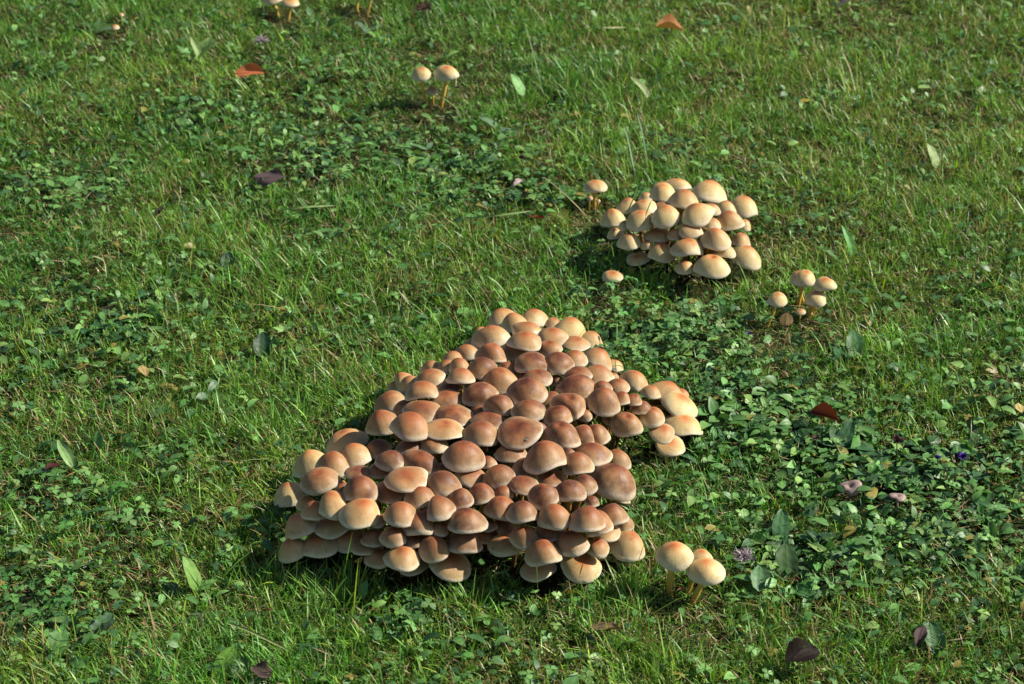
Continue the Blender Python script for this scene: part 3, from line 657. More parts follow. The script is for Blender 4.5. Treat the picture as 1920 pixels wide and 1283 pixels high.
def near_solo(P):
    f = np.ones(len(P))
    for x, y in SOLO_FEET:
        u = P[:, 0] - x; v = y - P[:, 1]
        f = np.where((np.abs(u) < .036) & (v > -.012) & (v < .11), np.minimum(f, .28), f)
    return f
def lawn_grass(nt):
    T = scatter(nt)                                       # tufts
    lf = leafy(T); keep = RNG.random(len(T)) > 0.82 * lf; T = T[keep]; lf = lf[keep]
    per = RNG.integers(4, 10, len(T)); idx = np.repeat(np.arange(len(T)), per); n = len(idx)
    P = T[idx] + np.concatenate([RNG.normal(0, .0065, (n, 2)), np.zeros((n, 1))], 1); P[:, 2] = ground_h(P[:, 0], P[:, 1])
    bl = blocked(P[:, 0], P[:, 1])
    keep = RNG.random(n) > bl * 1.3; P = P[keep]; idx = idx[keep]; n = len(P); bl = bl[keep]
    tall = vnoise(P[:, 0], P[:, 1], .13, 8); thin = vnoise(P[:, 0], P[:, 1], .06, 9)
    L = (0.010 + 0.021 * tall) * RNG.gamma(5, .2, n).clip(.35, 2.0) * (1 - .45 * leafy(P))
    L *= near_solo(P) * np.where(RNG.random(n) < .04, 1.7, 1) * (1 - .5 * np.minimum(bl, .8))
    wid = RNG.uniform(.0008, .0022, n) * (0.75 + .5 * RNG.random(n))
    tuft_az = RNG.uniform(0, 6.28, len(T)); flow = 6.28 * 1.3 * vnoise(P[:, 0], P[:, 1], .17, 10)
    rad_az = np.arctan2(P[:, 1] - T[idx][:, 1], P[:, 0] - T[idx][:, 0]); az = np.where(RNG.random(n) < .10, flow + RNG.normal(0, .7, n), rad_az + RNG.normal(0, .8, n))
    lean = np.abs(RNG.normal(.42, .38, n)).clip(0, 1.4); curve = RNG.uniform(0, .55, n)
    dryside = np.clip((P[:, 0] - .15) * 1.6, 0, 1) * np.clip((P[:, 1] + .1) * 1.6, 0, 1)
    hue = np.clip(vnoise(P[:, 0], P[:, 1], .22, 11) + .35 * dryside, 0, 1)[:, None]; hue2 = vnoise(P[:, 0], P[:, 1], .05, 12)[:, None]
    tcol = RNG.normal(1, .24, (len(T), 1)).clip(.5, 1.7)[idx]
    a = np.array([.086, .278, .036]); b = np.array([.184, .345, .046])
    col = (a * (1 - hue) + b * hue) * tcol * RNG.normal(1, .16, (n, 1)).clip(.5, 1.6)
    col *= (0.8 + .4 * hue2)
    warm = RNG.random((n, 1)); col = np.where(warm < .10, col * np.array([1.6, 1.05, .8]), col)
    blue = RNG.random((n, 1)); col = np.where(blue < .15, col * np.array([.85, 1.0, 1.7]), col)
    dead = RNG.random(n) < (.038 + .07 * dryside + .20 * (thin > .62) * (hue[:, 0] > .35)); col[dead] = pick(dead.sum(), [(.40, .31, .16), (.26, .16, .07), (.50, .42, .25), (.2, .11, .05)], [3, 2, 2, 2])
    tip = col * np.array([1.12, 1.1, .95]); dry = RNG.random(n) < .07; tip[dry] = np.array([.26, .20, .08])
    basec = col * .9 + np.array([.02, .012, .004])
    V, F, C = blades(P, L, wid, lean, az, curve, basec, tip)
    o = obj('lawn_grass', big_mesh('lawn_grass', V, F, M_GRASS, C)); o['kind'] = 'stuff'
    o['label'] = 'short green lawn grass between the clover and mushrooms'; o['category'] = 'grass'
    return n

def thatch(n):
    P = scatter(n); lf = leafy(P)
    brown = vnoise(P[:, 0], P[:, 1], .15, 14)
    L = RNG.uniform(.008, .034, len(P)); az = RNG.uniform(0, 6.28, len(P)); lean = RNG.normal(1.25, .22, len(P)).clip(.6, 1.5)
    P[:, 2] += RNG.uniform(0, .008, len(P))
    bl = blocked(P[:, 0], P[:, 1]) > .55
    col = pick(len(P), [(.17, .10, .04), (.10, .06, .03), (.32, .24, .12), (.06, .085, .02), (.42, .35, .22), (.05, .10, .02)], [4, 3, 3, 5, 1.4, 5]) * RNG.normal(1, .2, (len(P), 1)).clip(.5, 1.6)
    k = ~bl; 
    V, F, C = blades(P[k], L[k], RNG.uniform(.0007, .0019, k.sum()), lean[k], az[k], RNG.uniform(-.1, .3, k.sum()), col[k], col[k] * 1.05)
    o = obj('grass_thatch', big_mesh('grass_thatch', V, F, M_THATCH, C)); o['kind'] = 'stuff'
    o['label'] = 'brown dead grass and moss lying under the lawn'; o['category'] = 'thatch'

def leaf_template(nl=5, width=.5, fold=.10, droop=.15, tipw=0.0, blunt=.5):
    """unit leaf along +x from 0 to 1; returns verts, quads, vein weight"""
    V, vn = [], []
    for i in range(nl + 1):
        s = i / nl; ww = width * (math.sin(math.pi * min(s ** blunt, 1)) ** .75 if 0 < s < 1 else .03)
        zz = -droop * s * s
        for j, u in enumerate((-1, 0, 1)):
            V.append((s, u * ww / 1.0 * .5, zz + abs(u) * fold * (ww * 1.4) + (0.02 * math.sin(7 * s + 2 * u) if u else 0))); vn.append(1.0 if u == 0 else (0.25 if i % 2 else 0))
    F = []
    for i in range(nl):
        for j in range(2): F.append((i * 3 + j, i * 3 + j + 1, i * 3 + j + 4, i * 3 + j + 3))
    return np.array(V), np.array(F), np.array(vn)
def clover_template():
    Vs, Fs, vs = [], [], []; k = 0
    for a in (0, 2.09, 4.19):
        V, F, vn = leaf_template(3, .88, .16, .18, blunt=1.25)
        x = V[:, 0] * math.cos(a) - V[:, 1] * math.sin(a); y = V[:, 0] * math.sin(a) + V[:, 1] * math.cos(a)
        Vs.append(np.stack([x, y, V[:, 2] + .05], 1)); Fs.append(F + k); vs.append(vn); k += len(V)
    V = np.concatenate(Vs); F = np.concatenate(Fs)
    return V, F, np.concatenate(vs)
def rot_place(T, P, scale, az, tilt, tdir, asp=None):
    n = len(P); ca, sa = np.cos(az)[:, None], np.sin(az)[:, None]
    X = T[None, :, 0] * ca - T[None, :, 1] * sa; Y = T[None, :, 0] * sa + T[None, :, 1] * ca; Z = np.repeat(T[None, :, 2], n, 0)
    kx, ky = -np.sin(tdir)[:, None], np.cos(tdir)[:, None]          # axis in the plane
    ct, st = np.cos(tilt)[:, None], np.sin(tilt)[:, None]
    kd = kx * X + ky * Y
    X2 = X * ct + (ky * Z) * st + kx * kd * (1 - ct); Y2 = Y * ct + (-kx * Z) * st + ky * kd * (1 - ct)
    Z2 = Z * ct + (kx * Y - ky * X) * st
    V = np.stack([X2, Y2, Z2], -1) * scale[:, None, None] + P[:, None, :]
    return V
LEAFCOL = [(.070, .186, .042), (.100, .236, .058), (.146, .295, .076), (.038, .114, .036), (.20, .34, .085)]
def cover_leaves(n, tmpl, smin, smax, zmin, zmax, tiltmax, bias, name, label, cat, bright=1.0, which=None):
    P = scatter(int(n * 2.6)); lf = leafy(P, which)
    keep = RNG.random(len(P)) < (bias + (1 - bias) * lf) ; P = P[keep][:n]
    P = P[(blocked(P[:, 0], P[:, 1]) < .25) & ((near_solo(P) > .9) | (RNG.random(len(P)) < .35))]; m = len(P)
    T, F, vn = tmpl
    sc = RNG.uniform(smin, smax, m) * (0.75 + .5 * vnoise(P[:, 0], P[:, 1], .12, 20)); P[:, 2] += RNG.uniform(zmin, zmax, m) * (0.5 + vnoise(P[:, 0], P[:, 1], .1, 21))
    V = rot_place(T, P, sc, RNG.uniform(0, 6.28, m), np.abs(RNG.normal(0, tiltmax, m)).clip(0, 1.3), RNG.uniform(0, 6.28, m))
    gz = P[:, 2] * 0 + ground_h(P[:, 0], P[:, 1]); V[:, :, 2] = np.maximum(V[:, :, 2], gz[:, None] + .001)
    col = pick(m, LEAFCOL, [3, 4, 2.4, 3.2, 1.2]) * RNG.normal(1, .22, (m, 1)).clip(.6, 1.5) * bright
    y = RNG.random(m) < .025; col[y] = np.array([.24, .20, .04])
    b = (np.arange(m) * len(T))[:, None, None]
    FF = (F[None] + b).reshape(-1, 4)
    o = obj(name, big_mesh(name, V.reshape(-1, 3), [FF], M_COVER, np.repeat(col, len(T), 0), np.tile(vn, m))); o['kind'] = 'stuff'
    o['label'] = label; o['category'] = cat
    return m
n_grass = lawn_grass(56000)
thatch(80000)
cover_leaves(8000, clover_template(), .0055, .0105, .008, .026, .38, .10, 'clover_carpet', 'small clover leaves scattered through the lawn', 'clover', which='clover')
cover_leaves(15000, leaf_template(4, .56, .14, .26, blunt=.8), .011, .026, .003, .020, .5, .09, 'herb_carpet', 'small oval leaves of low weeds carpeting the lawn', 'weeds', which='herb')
cover_leaves(16000, leaf_template(2, .5, .1, .2, blunt=.9), .004, .009, .001, .014, .7, .35, 'small_weed_leaves', 'tiny weed leaves and moss tips filling the lawn', 'weeds', .95)

# ------------------------------------------------------------------ single plants and leaves one can point to
def leaf_mesh(name, width, fold, droop, mat, nl=9, serr=0.0, curl=0.0, thick=True, blunt=.75, seed=0, vst=.55):
    rng = np.random.default_rng(seed); V, vn, F = [], [], []; us = (-1, -.72, -.38, 0, .38, .72, 1); m = len(us); ph = rng.uniform(0, 6.28, 4)
    for i in range(nl + 1):
        s = i / nl; ww = width * (math.sin(math.pi * min(max(s, .012) ** blunt, .992)) ** .58) * (1 + (serr if i % 2 else -serr))
        for u in us:
            z = -droop * s * s + abs(u) ** 1.5 * fold * ww + curl * abs(u) ** 2 * ww * math.sin(3 * s + ph[0]) + .025 * math.sin(9 * s + ph[1] + 2 * u) * abs(u)
            V.append((s + (0.02 * rng.normal() if abs(u) == 1 else 0), u * ww / 2, z)); vn.append(1.0 if u == 0 else (vst if (i % 2 == 0 and abs(u) < .9) else 0))
    for i in range(nl):
        for j in range(m - 1): F.append((i * m + j, i * m + j + 1, (i + 1) * m + j + 1, (i + 1) * m + j))
    me = mesh_from(name, V, F, mat); add_attr(me, 'vein', vn); return me
LEAVES = [leaf_mesh('leaf', w, f, d, M_LEAF, 8, .02, .1, seed=i, blunt=b) for i, (w, f, d, b) in enumerate([(.50, .15, .22, .8), (.58, .22, .30, .75), (.42, .12, .15, .85), (.66, .18, .2, .8), (.34, .2, .28, .7)])]
CLV, CLF, CLN = clover_template()
def clover_mesh():
    me = mesh_from('clover_leaf', CLV, [tuple(map(int, f)) for f in CLF], M_LEAF); add_attr(me, 'vein', CLN); return me
CLOVER = clover_mesh()
STALK = mesh_from('stalk', *tube([(0, 0, 0), (.05, 0, .5), (0, 0, 1)], [.03, .026, .02], 5), M_LEAF); add_attr(STALK, 'vein', [0] * len(STALK.vertices))
def leaf_obj(parent, me, pos, size, az, pitch, roll, color):
    o = obj('leaf', me, parent, pos, color); o.scale = (size, size, size); o.rotation_euler = (roll, -pitch, az); return o
def plant(px, py, leaves, col, label, cat='plant', name='broadleaf_plant', group=None, mesh=None, stalk=0.0):
    g = at_z(px, py, -.008); b = np.array([g[0], g[1], float(ground_h(g[0], g[1]))])
    root = thing(name, label, cat, b, group); rng = random.Random(int(px * 3 + py))
    for (az, length, pitch, z, kind) in leaves:
        c = [v * rng.uniform(.85, 1.18) for v in col]
        leaf_obj(root, LEAVES[kind], (0, 0, z), length * .78, R(az), R(pitch), R(rng.uniform(-12, 12)), c)
    return root
PALE = (.24, .38, .12); MID = (.075, .165, .045); DARK = (.018, .060, .028); GREY = (.062, .140, .052); YEL = (.15, .24, .04)
# azimuth 0 = picture right, 90 = away from the camera
plant(370, 1110, [(138, .058, 76, .010, 0), (20, .034, 30, .010, 0), (200, .022, 25, .003, 2)], (.17, .36, .07), 'upright light green oval leaf left of the big clump in front')
plant(138, 886, [(128, .062, 38, .014, 4), (60, .022, 35, .003, 2)], PALE, 'long pale green leaf pointing up left at the left edge')
plant(190, 640, [(170, .055, 18, .004, 2), (35, .055, 30, .004, 0), (-25, .055, 14, .004, 0), (-75, .045, 14, .004, 1), (110, .045, 30, .004, 0), (-140, .05, 12, .004, 2)], (.026, .085, .034), 'dark green rosette of broad leaves left of the big clump')
plant(492, 668, [(92, .055, 48, .004, 3)], DARK, 'single dark round veined leaf behind left of the big clump')
plant(531, 640, [(a, .020, 35, .022, 0) for a in (10, 60, 110, 170, 250)], PALE, 'pale five-lobed leaf beside the dark round leaf')
plant(426, 516, [(88, .045, 46, .004, 3), (-20, .030, 14, .004, 0), (150, .03, 20, .003, 0)], DARK, 'dark leaf above a dry straw patch at left centre')
plant(375, 118, [(140, .062, 70, .010, 4), (60, .070, 55, .010, 1), (160, .055, 25, .004, 1)], PALE, 'pair of pale upright leaves at upper left')
plant(1214, 190, [(135, .072, 48, .018, 4)], (.30, .42, .17), 'pale slim leaf in the grass, far right of the far pair')
plant(980, 186, [(135, .062, 62, .010, 0), (70, .025, 40, .003, 2)], (.18, .32, .10), 'pale oval leaf right of the far pair')
plant(932, 246, [(150, .050, 30, .018, 0), (10, .055, 12, .006, 4)], (.13, .22, .12), 'whitish green leaf low in grass below right of the far pair')
plant(1755, 325, [(135, .060, 70, .012, 0)], (.24, .36, .16), 'pale upright leaf near right edge, upper half')
plant(1738, 334, [(120, .030, 40, .003, 2)], PALE, 'short yellow-green leaf below the pale upright leaf at right')
plant(1596, 486, [(125, .066, 72, .008, 4)], (.15, .30, .09), 'slender upright leaf right of the smaller clump')
plant(1578, 500, [(150, .045, 45, .004, 2)], MID, 'short slanting leaf beside the slender upright leaf')
plant(175, 1200, [(60, .050, 30, .006, 3), (20, .045, 40, .010, 0), (140, .040, 20, .004, 1), (-60, .035, 10, .004, 0)], GREY, 'broad grey-green leaves at lower left, partly folded')
plant(100, 1235, [(80, .055, 30, .006, 1), (10, .05, 15, .004, 3), (170, .05, 15, .004, 1)], (.10, .19, .06), 'large pale leaves in the bottom left corner')
plant(1425, 1118, [(85, .050, 30, .010, 3), (175, .045, 15, .004, 1)], (.10, .20, .08), 'broad pale green leaf right of the front trio')
plant(1478, 1085, [(92, .065, 42, .006, 1), (160, .050, 30, .004, 0)], GREY, 'tall grey-green leaf pair behind the broad leaf at right')
plant(1462, 1015, [(80, .060, 38, .006, 0), (140, .045, 25, .004, 1)], GREY, 'oval leaf pair above right of the front trio')
plant(1558, 1062, [(135, .050, 25, .012, 4)], PALE, 'pale striped leaf lying in the lower right weeds')
plant(1605, 672, [(90, .062, 46, .004, 1), (150, .06, 25, .004, 1), (15, .05, 18, .004, 0)], GREY, 'large grey-green leaf in front right of the small group')
plant(1575, 845, [(150, .065, 20, .006, 1), (60, .06, 40, .006, 0), (-10, .06, 20, .006, 1), (100, .05, 30, .01, 1)], (.05, .12, .05), 'rosette of curled broad leaves below the red-brown leaf at right')
plant(410, 1278, [(70, .060, 45, .004, 1)], YEL, 'yellow-green leaf blade at bottom edge, left of centre')
plant(455, 1283, [(100, .045, 30, .004, 3), (10, .035, 15, .004, 0)], GREY, 'dark broad leaf at the bottom edge beside a yellow-green blade')
plant(1755, 1225, [(95, .050, 40, .004, 3)], GREY, 'round grey-green leaf near the bottom right corner')
plant(1640, 870, [(120, .05, 30, .008, 1), (40, .045, 25, .008, 0), (-30, .04, 15, .006, 0), (200, .04, 20, .006, 1)], (.045, .12, .04), 'leafy weed above the mauve funnel mushroom')
plant(800, 280, [(160, .045, 20, .010, 0), (60, .03, 25, .01, 0)], (.11, .21, .09), 'pale oval leaf in the weedy patch below the far pair')
plant(690, 62, [(140, .05, 40, .006, 0), (30, .05, 30, .006, 1)], (.09, .18, .08), 'blue-green leaf pair below the yellow stems at the top edge')
plant(180, 60, [(150, .06, 25, .006, 3), (20, .05, 22, .006, 1), (80, .05, 35, .006, 0)], GREY, 'dull broad leaves near the top left corner')

def clover_plant(px, py, n, label, group):
    g = at_z(px, py, 0); b = np.array([g[0], g[1], float(ground_h(g[0], g[1]))]); rng = random.Random(int(px * 7 + py))
    root = thing('clover_plant', label, 'clover', b, group)
    for i in range(n):
        c = [v * rng.uniform(.8, 1.25) for v in rng.choice(LEAFCOL[:3])]; a = rng.uniform(0, 6.28); rr = rng.uniform(.003, .022) if n > 1 else 0; h = rng.uniform(.016, .036)
        top = (rr * math.cos(a), rr * math.sin(a), h)
        o = obj('leaf', CLOVER, root, top, c); s = rng.uniform(.0075, .0125); o.scale = (s, s, s); o.rotation_euler = (rng.gauss(0, .28), rng.gauss(0, .28), rng.uniform(0, 6.28))
        v = Vector(top); st = obj('stalk', STALK, root, (0, 0, 0), c); st.rotation_euler = v.to_track_quat('Z', 'Y').to_euler(); st.scale = (.02, .02, v.length)
def herb_plant(px, py, n, label, group, smin=.016, smax=.030):
    g = at_z(px, py, 0); b = np.array([g[0], g[1], float(ground_h(g[0], g[1]))]); rng = random.Random(int(px * 5 + py * 3))
    root = thing('leafy_weed', label, 'weed', b, group); a0 = rng.uniform(0, 6.28); tone = rng.choice(LEAFCOL)
    for i in range(n):
        pair = i // 2; az = a0 + (i % 2) * math.pi + pair * 1.57 + rng.gauss(0, .3); c = [v * rng.uniform(.8, 1.2) for v in tone]
        leaf_obj(root, rng.choice(LEAVES), (math.cos(az) * .002, math.sin(az) * .002, .005 + pair * .007), rng.uniform(smin, smax) * (1 - .15 * pair), az, rng.uniform(.02, .75), rng.gauss(0, .3), c)
    st = obj('stalk', STALK, root, (0, 0, 0), tone); st.scale = (.04, .04, .006 + .007 * (n // 2))
def open_spot(px, py):
    g = at_z(px, py, 0); return blocked(np.array([g[0]]), np.array([g[1]]))[0] < .05 and all((g[0] - f[0]) ** 2 + (g[1] - f[1]) ** 2 > .018 ** 2 for f in FOOT)
rs = random.Random(5)
HERB_AREAS = [(1700, 930, 200, 110, 46, 'oval-leaved weed among many in the dense leafy patch at lower right'), (1440, 780, 170, 70, 20, 'oval-leaved weed in the leafy band right of the big clump'),
              (700, 300, 230, 55, 26, 'oval-leaved weed in the leafy band below the far pair'), (930, 365, 130, 40, 14, 'dark oval-leaved weed left of the smaller clump'),
              (90, 350, 110, 50, 10, 'oval-leaved weed at the left edge, upper half'), (1500, 1060, 120, 60, 14, 'oval-leaved weed right of the front trio'),
              (200, 640, 190, 70, 14, 'oval-leaved weed around the dark rosette at left')]
for cx, cy, rx, ry, n, lb in HERB_AREAS:
    k = 0
    while k < n:
        x, y = rs.gauss(cx, rx * .6), rs.gauss(cy, ry * .6)
        if not (0 < x < PW and 0 < y < PH): continue
        if open_spot(x, y): herb_plant(x, y, rs.choice((3, 4, 4, 5)), lb, lb.split(' weed ')[1] if ' weed ' in lb else lb)
        k += 1
CLOVER_AREAS = [(1240, 640, 120, 50, 24, 'clover plant in the clover patch between the two clumps'), (740, 1165, 45, 30, 7, 'clover plant in the dark grass in front of the big clump'),
                (70, 1120, 80, 70, 18, 'clover plant in the bottom left clover patch'), (130, 940, 110, 50, 10, 'clover plant at the left edge, lower half'), (1180, 560, 60, 30, 6, 'clover plant in the shade before the smaller clump')]
for cx, cy, rx, ry, n, lb in CLOVER_AREAS:
    k = 0
    while k < n:
        x, y = rs.gauss(cx, rx * .7), rs.gauss(cy, ry * .7)
        if not (0 < x < PW and 0 < y < PH): continue
        if open_spot(x, y): clover_plant(x, y, rs.choice((1, 2, 2, 3)), lb, lb.split('clover plant ')[1])
        k += 1

# fallen leaves
def fallen(px, py, size, az, color, label, width=.55, curl=.5, fold=.3, droop=.2, pitch=8, roll=0, z=.022, seed=1, serr=.05):
    z = z * .6; p = at_z(px, py, z); root = thing('fallen_leaf', label, 'leaf', p)
    me = leaf_mesh('blade', width, fold * .6, droop, M_DRY, 13, serr, curl * .4, seed=seed, blunt=.9, vst=.2)
    o = obj('blade', me, root, (-.5 * size * math.cos(R(az)), -.5 * size * math.sin(R(az)), 0), color); o.scale = (size,) * 3; o.rotation_euler = (R(roll), -R(pitch), R(az))
    SV, SF = tube([(-.18, .02, .03), (0, 0, .004), (.45, 0, .45 * .45 * -droop + .006), (.9, 0, -.81 * droop + .006)], [.012, .014, .009, .003], 5)
    rm = mesh_from('midrib', SV, SF, M_DRY); add_attr(rm, 'vein', [0] * len(SV)); r = obj('midrib', rm, o, color=[v * .7 for v in color])
fallen(1257, 50, .060, 6, (.50, .24, .105), 'curled orange-brown fallen leaf near the top, right of centre', .55, 1.0, .6, .05, -6, 12, .036, 3)
fallen(468, 137, .056, 5, (.48, .155, .065), 'orange-red fallen leaf at upper left', .55, .8, .5, .1, 2, 32, .026, 5)
fallen(506, 333, .052, 4, (.11, .075, .08), 'crinkled purplish brown fallen leaf at left centre', .62, 1.2, .5, .08, 3, 30, .026, 7)
fallen(270, 698, .024, 110, (.36, .27, .11), 'small yellow fallen leaf behind left of the big clump', .7, .5, .3, .2, 25, 10, .016, 8)
fallen(1546, 781, .044, -38, (.17, .040, .022), 'red-brown folded fallen leaf right of the big clump', .5, .8, 1.0, .1, 4, 30, .026, 9)
fallen(1505, 1232, .042, 20, (.016, .010, .008), 'dark brown wet leaf near the bottom edge at right', .75, .8, .4, .1, 10, 25, .020, 11)
fallen(1726, 1198, .030, 65, (.075, .048, .048), 'dark purplish curled leaf near bottom right corner', .5, .8, .6, .1, 25, 5, .018, 12)
fallen(490, 1262, .026, 150, (.085, .055, .05), 'dark brown dead leaf at the bottom edge, left of centre', .8, .5, .3, .1, 10, -10, .016, 13)
fallen(973, 346, .021, 30, (.62, .48, .45), 'tiny pinkish white petal-like leaf left of the smaller clump', .7, .7, .5, .1, 15, 0, .03, 14)
fallen(1008, 409, .028, -25, (.20, .045, .02), 'small rust-red leaf in weeds left of the smaller clump', .45, .7, .6, .1, 5, -10, .018, 15)
fallen(1474, 604, .024, 80, (.18, .12, .05), 'small round brown leaf under the small group of mushrooms', .9, .3, .1, .05, 30, 0, .012, 16)
fallen(1586, 12, .036, 10, (.36, .27, .27), 'pinkish grey dried leaf at the top edge, right half', .6, .6, .4, .1, 30, 0, .02, 17)
fallen(1132, 1178, .036, 170, (.24, .16, .08), 'curled tan dead leaf in shade below the big clump', .4, .8, .8, .1, 3, 0, .012, 18)
fallen(1911, 768, .018, 100, (.55, .44, .16), 'tiny pale yellow leaf at the right edge', .7, .4, .3, .1, 25, 0, .018, 19)
fallen(100, 876, .020, 40, (.07, .02, .02), 'tiny dark red leaf at the left edge', .6, .5, .4, .1, 10, 0, .012, 20)
fallen(300, 400, .022, 60, (.02, .014, .014), 'tiny black leaf scrap in grass at left, upper half', .5, .7, .6, .1, 20, 0, .02, 21)
fallen(1510, 191, .018, 20, (.42, .32, .05), 'tiny yellow leaf in grass at upper right', .9, .3, .2, .1, 20, 0, .022, 22)

# fluffy mauve seed head, flower heads
def tuft(px, py, z, rad_, n, mat, label, cat, name, blade=.0009, group=None):
    p = at_z(px, py, z); b = np.array([p[0], p[1], float(ground_h(p[0], p[1]))]); root = thing(name, label, cat, b, group); rng = np.random.default_rng(int(px))
    V, F = [], []
    for i in range(n):
        d = unit(rng.normal(0, 1, 3)); d[2] = abs(d[2]) * .8 + .05; e = unit(np.cross(d, rng.normal(0, 1, 3))) * blade; t = d * rad_ * rng.uniform(.6, 1.05); k = len(V); c = p - b
        bend = unit(rng.normal(0, 1, 3)) * rad_ * .18
        V += [c - e, c + e, c + t * .6 + bend + e, c + t * .6 + bend - e, c + t]; F += [(k, k + 1, k + 2, k + 3), (k + 3, k + 2, k + 4)]
    obj('head', mesh_from('head', V, F, mat, False), root)
    SV, SF = tube([(0, 0, 0), (p - b) * .5 + np.array([.002, 0, 0]), p - b], [.0009] * 3, 5); sm = mesh_from('stalk', SV, SF, M_LEAF); add_attr(sm, 'vein', [0] * len(SV)); obj('stalk', sm, root, color=(.08, .12, .04))
tuft(1394, 1046, .022, .018, 150, M_FLUFF, 'mauve grey fluffy seed head right of the front trio', 'seed head', 'seed_head', .0007)
tuft(1682, 826, .034, .011, 60, M_HEAD, 'brown dried flower head in the leafy patch at right', 'flower head', 'flower_head', .0016)
tuft(1805, 856, .024, .009, 50, M_VIOLET, 'small violet flower near the right edge', 'flower', 'violet_flower', .0022)
tuft(1758, 858, .028, .006, 40, M_VIOLET, 'tiny violet flower bud left of the violet flower', 'flower', 'violet_flower', .0018)
tuft(1404, 626, .018, .005, 24, M_VIOLET, 'tiny purple flower among clover below the small group', 'flower', 'violet_flower', .0014)
tuft(978, 296, .022, .008, 40, M_HEAD, 'dark dried flower head left behind the smaller clump', 'flower head', 'flower_head', .0016)
tuft(490, 78, .024, .020, 120, M_FLUFF, 'pinkish dry fluffy tuft near the top left', 'seed head', 'seed_head', .0008)
tuft(795, 18, .020, .028, 130, M_HEAD, 'brown dry moss tuft at the top edge left of centre', 'moss tuft', 'moss_tuft', .0009)
tuft(1530, 1172 - 350, .020, .007, 36, M_HEAD, 'small pinkish brown dried clover head below the red-brown leaf', 'flower head', 'flower_head', .0012)

# long single grass blades
def long_blade(pts, wid, col, label):
    """pts: (px, py, z) along the blade"""
    P = [at_z(*p) for p in pts]; Q = []
    for i in range(len(P) - 1):
        for s in np.linspace(0, 1, 4, endpoint=False):
            a, b, c, d = P[max(i - 1, 0)], P[i], P[i + 1], P[min(i + 2, len(P) - 1)]
            Q.append(.5 * ((2 * b) + (-a + c) * s + (2 * a - 5 * b + 4 * c - d) * s * s + (-a + 3 * b - 3 * c + d) * s ** 3))
    Q.append(P[-1]); b0 = Q[0].copy(); V, F = [], []
    for i, q in enumerate(Q):
        t = unit(Q[min(i + 1, len(Q) - 1)] - Q[max(i - 1, 0)]); e = unit(np.cross(t, [0.3, -.6, .75])) * wid / 2 * min(1, .35 + 3 * (1 - i / (len(Q) - 1)) ) * (1 if i < len(Q) - 1 else .1)
        up = np.array([0, 0, wid * .22]); V += [q - b0 - e + up, q - b0, q - b0 + e + up]
    for i in range(len(Q) - 1):
        for j in (0, 1): F.append((3 * i + j, 3 * i + j + 1, 3 * i + j + 4, 3 * i + j + 3))
    root = thing('grass_blade', label, 'grass blade', b0, 'long single grass blades')
    me = mesh_from('blade', V, F, M_LEAF); add_attr(me, 'vein', [1 if k % 3 == 1 else 0 for k in range(len(V))])
    obj('blade', me, root, color=col)
STRAW = (.42, .38, .20); LG = (.17, .27, .11); DG = (.07, .15, .03)
long_blade([(520, 397, .012), (560, 390, .03), (632, 386, .02)], .0034, (.20, .30, .10), 'long pale blade lying flat at left centre, upper half')
long_blade([(870, 411, .012), (930, 405, .035), (1000, 396, .03)], .0034, (.18, .29, .09), 'long pale blade lying flat left of the smaller clump')
long_blade([(1192, 330, 0), (1180, 270, .04), (1171, 234, .07)], .0042, (.15, .25, .14), 'tall blue-green blade behind the smaller clump, left one')
long_blade([(1215, 305, 0), (1205, 250, .05), (1194, 208, .08)], .0036, (.15, .25, .14), 'tall blue-green blade behind the smaller clump, right one')
long_blade([(1020, 333, .02), (1060, 365, .04), (1105, 410, .02)], .0030, STRAW, 'long straw blade leaning left of the smaller clump')
long_blade([(1168, 428, .05), (1178, 395, .10), (1196, 350, .13), (1188, 320, .16)], .0022, DG, 'thin green blade crossing the left caps of the smaller clump')
long_blade([(1207, 430, .06), (1212, 400, .10), (1222, 376, .11)], .0020, DG, 'short green blade crossing a cap of the smaller clump')
long_blade([(425, 1168, 0), (470, 1185, .02), (545, 1222, .02)], .0036, (.30, .34, .12), 'long yellowish blade lying at lower left below the big clump')
long_blade([(1090, 45, .01), (1130, 52, .03), (1175, 52, .02)], .0034, STRAW, 'long straw stalk lying near the top centre')
long_blade([(1605, 175, 0), (1594, 130, .03), (1575, 88, .06)], .0034, STRAW, 'arched straw blade in grass at upper right')
long_blade([(1500, 385, 0), (1510, 355, .03), (1518, 325, .06)], .0032, (.18, .28, .12), 'pale upright blade above right of the smaller clump')
long_blade([(270, 330, 0), (285, 308, .03), (297, 293, .045)], .0030, STRAW, 'short straw stalk leaning at upper left')
long_blade([(1420, 60, .01), (1375, 12, .05), (1340, 8, .07)], .0034, LG, 'long pale blade bending at the top edge right of centre')
long_blade([(850, 180, 0), (852, 150, .05), (848, 122, .10)], .0018, DG, 'thin blade crossing the right cap of the far pair')
long_blade([(1008, 1112, 0), (1008, 1080, .045), (1006, 1060, .06)], .0016, DG, 'thin green blade standing before the frontmost tucked cap')
long_blade([(1083, 1115, 0), (1087, 1080, .05), (1093, 1056, .07)], .0016, (.12, .12, .03), 'thin olive blade before the large front right cap')
long_blade([(918, 1040, 0), (924, 1030, .04), (932, 1016, .06)], .0020, (.16, .30, .04), 'short bright blade before a pale front cap of the big clump')
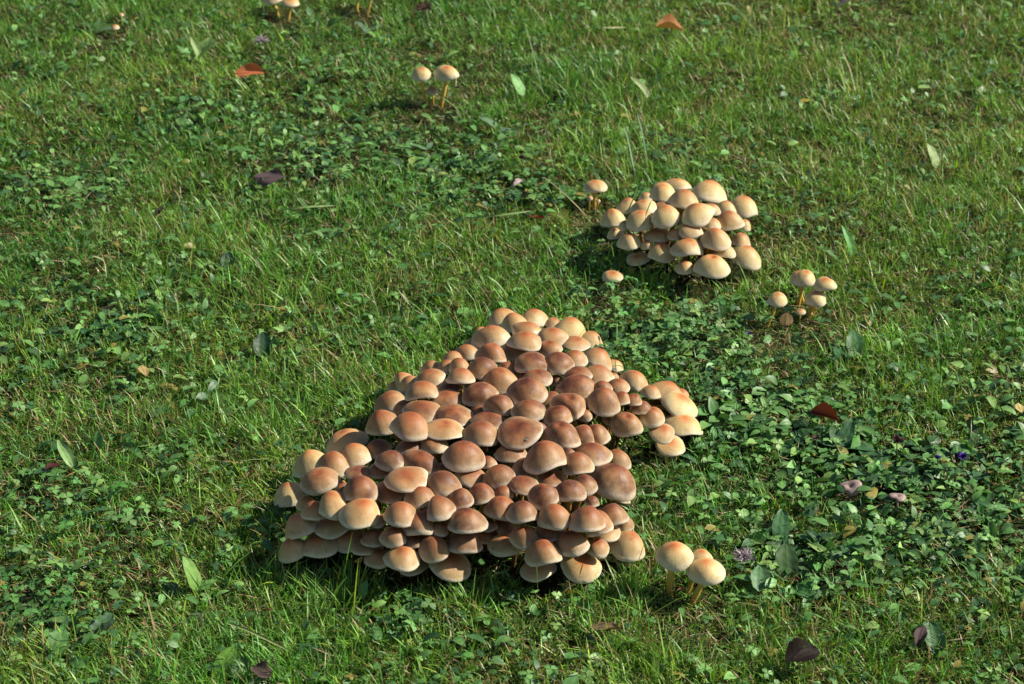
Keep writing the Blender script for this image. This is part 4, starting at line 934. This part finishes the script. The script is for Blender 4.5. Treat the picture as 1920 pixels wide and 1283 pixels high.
long_blade([(500, 520, 0), (470, 480, .03), (430, 455, .03)], .0024, STRAW, 'thin straw stem at left centre above the dark leaf')
long_blade([(200, 520, 0), (195, 490, .02), (172, 480, .04)], .0024, STRAW, 'bent straw stem at the left, upper half')
long_blade([(985, 45, .0), (1000, 100, .05), (1018, 170, .0)], .0030, LG, 'long blade arching above right of the far pair')

# dew
def dew(n):
    P = scatter(n); P[:, 2] += RNG.uniform(.006, .03, n); r = RNG.uniform(.0004, .0011, n)
    T = np.array([(1, 0, 0), (-1, 0, 0), (0, 1, 0), (0, -1, 0), (0, 0, 1), (0, 0, -1), (.58, .58, .58), (-.58, .58, .58), (.58, -.58, .58), (-.58, -.58, .58), (.58, .58, -.58), (-.58, .58, -.58), (.58, -.58, -.58), (-.58, -.58, -.58)])
    F = []
    for sx in (0, 1):
        for sy in (2, 3):
            for sz in (4, 5):
                c = 6 + (sx == 1) + 2 * (sy == 3) + 4 * (sz == 5)
                for a, b in ((sx, sy), (sy, sz), (sz, sx)):
                    flip = (sx == 1) ^ (sy == 3) ^ (sz == 5); F.append((a, b, c) if not flip else (b, a, c))
    F = np.array(F); V = T[None] * r[:, None, None] + P[:, None]
    FF = (F[None] + (np.arange(n) * 14)[:, None, None]).reshape(-1, 3)
    o = obj('dew_drops', big_mesh('dew_drops', V.reshape(-1, 3), [FF], M_DEW)); o['kind'] = 'stuff'; o['label'] = 'tiny dew drops glinting on the lawn'; o['category'] = 'dew'
dew(1500)

# insects last: they sit on caps, so ask the scene where the cap surface is
bpy.context.view_layer.update()
dg = bpy.context.evaluated_depsgraph_get()
for px, py, host, size, lb in INSECTS:
    d = ray(px, py); hit, loc, nr, _, _, _ = scene.ray_cast(dg, Vector(CAM), Vector(d).normalized())
    r = insect(px, py, max(loc.z, .02) if hit else .08, size, lb)
    if hit:
        r.location = loc; r.rotation_euler = (nr.to_track_quat('Z', 'Y').to_matrix() @ __import__('mathutils').Matrix.Rotation(1.1, 3, 'Z')).to_euler()
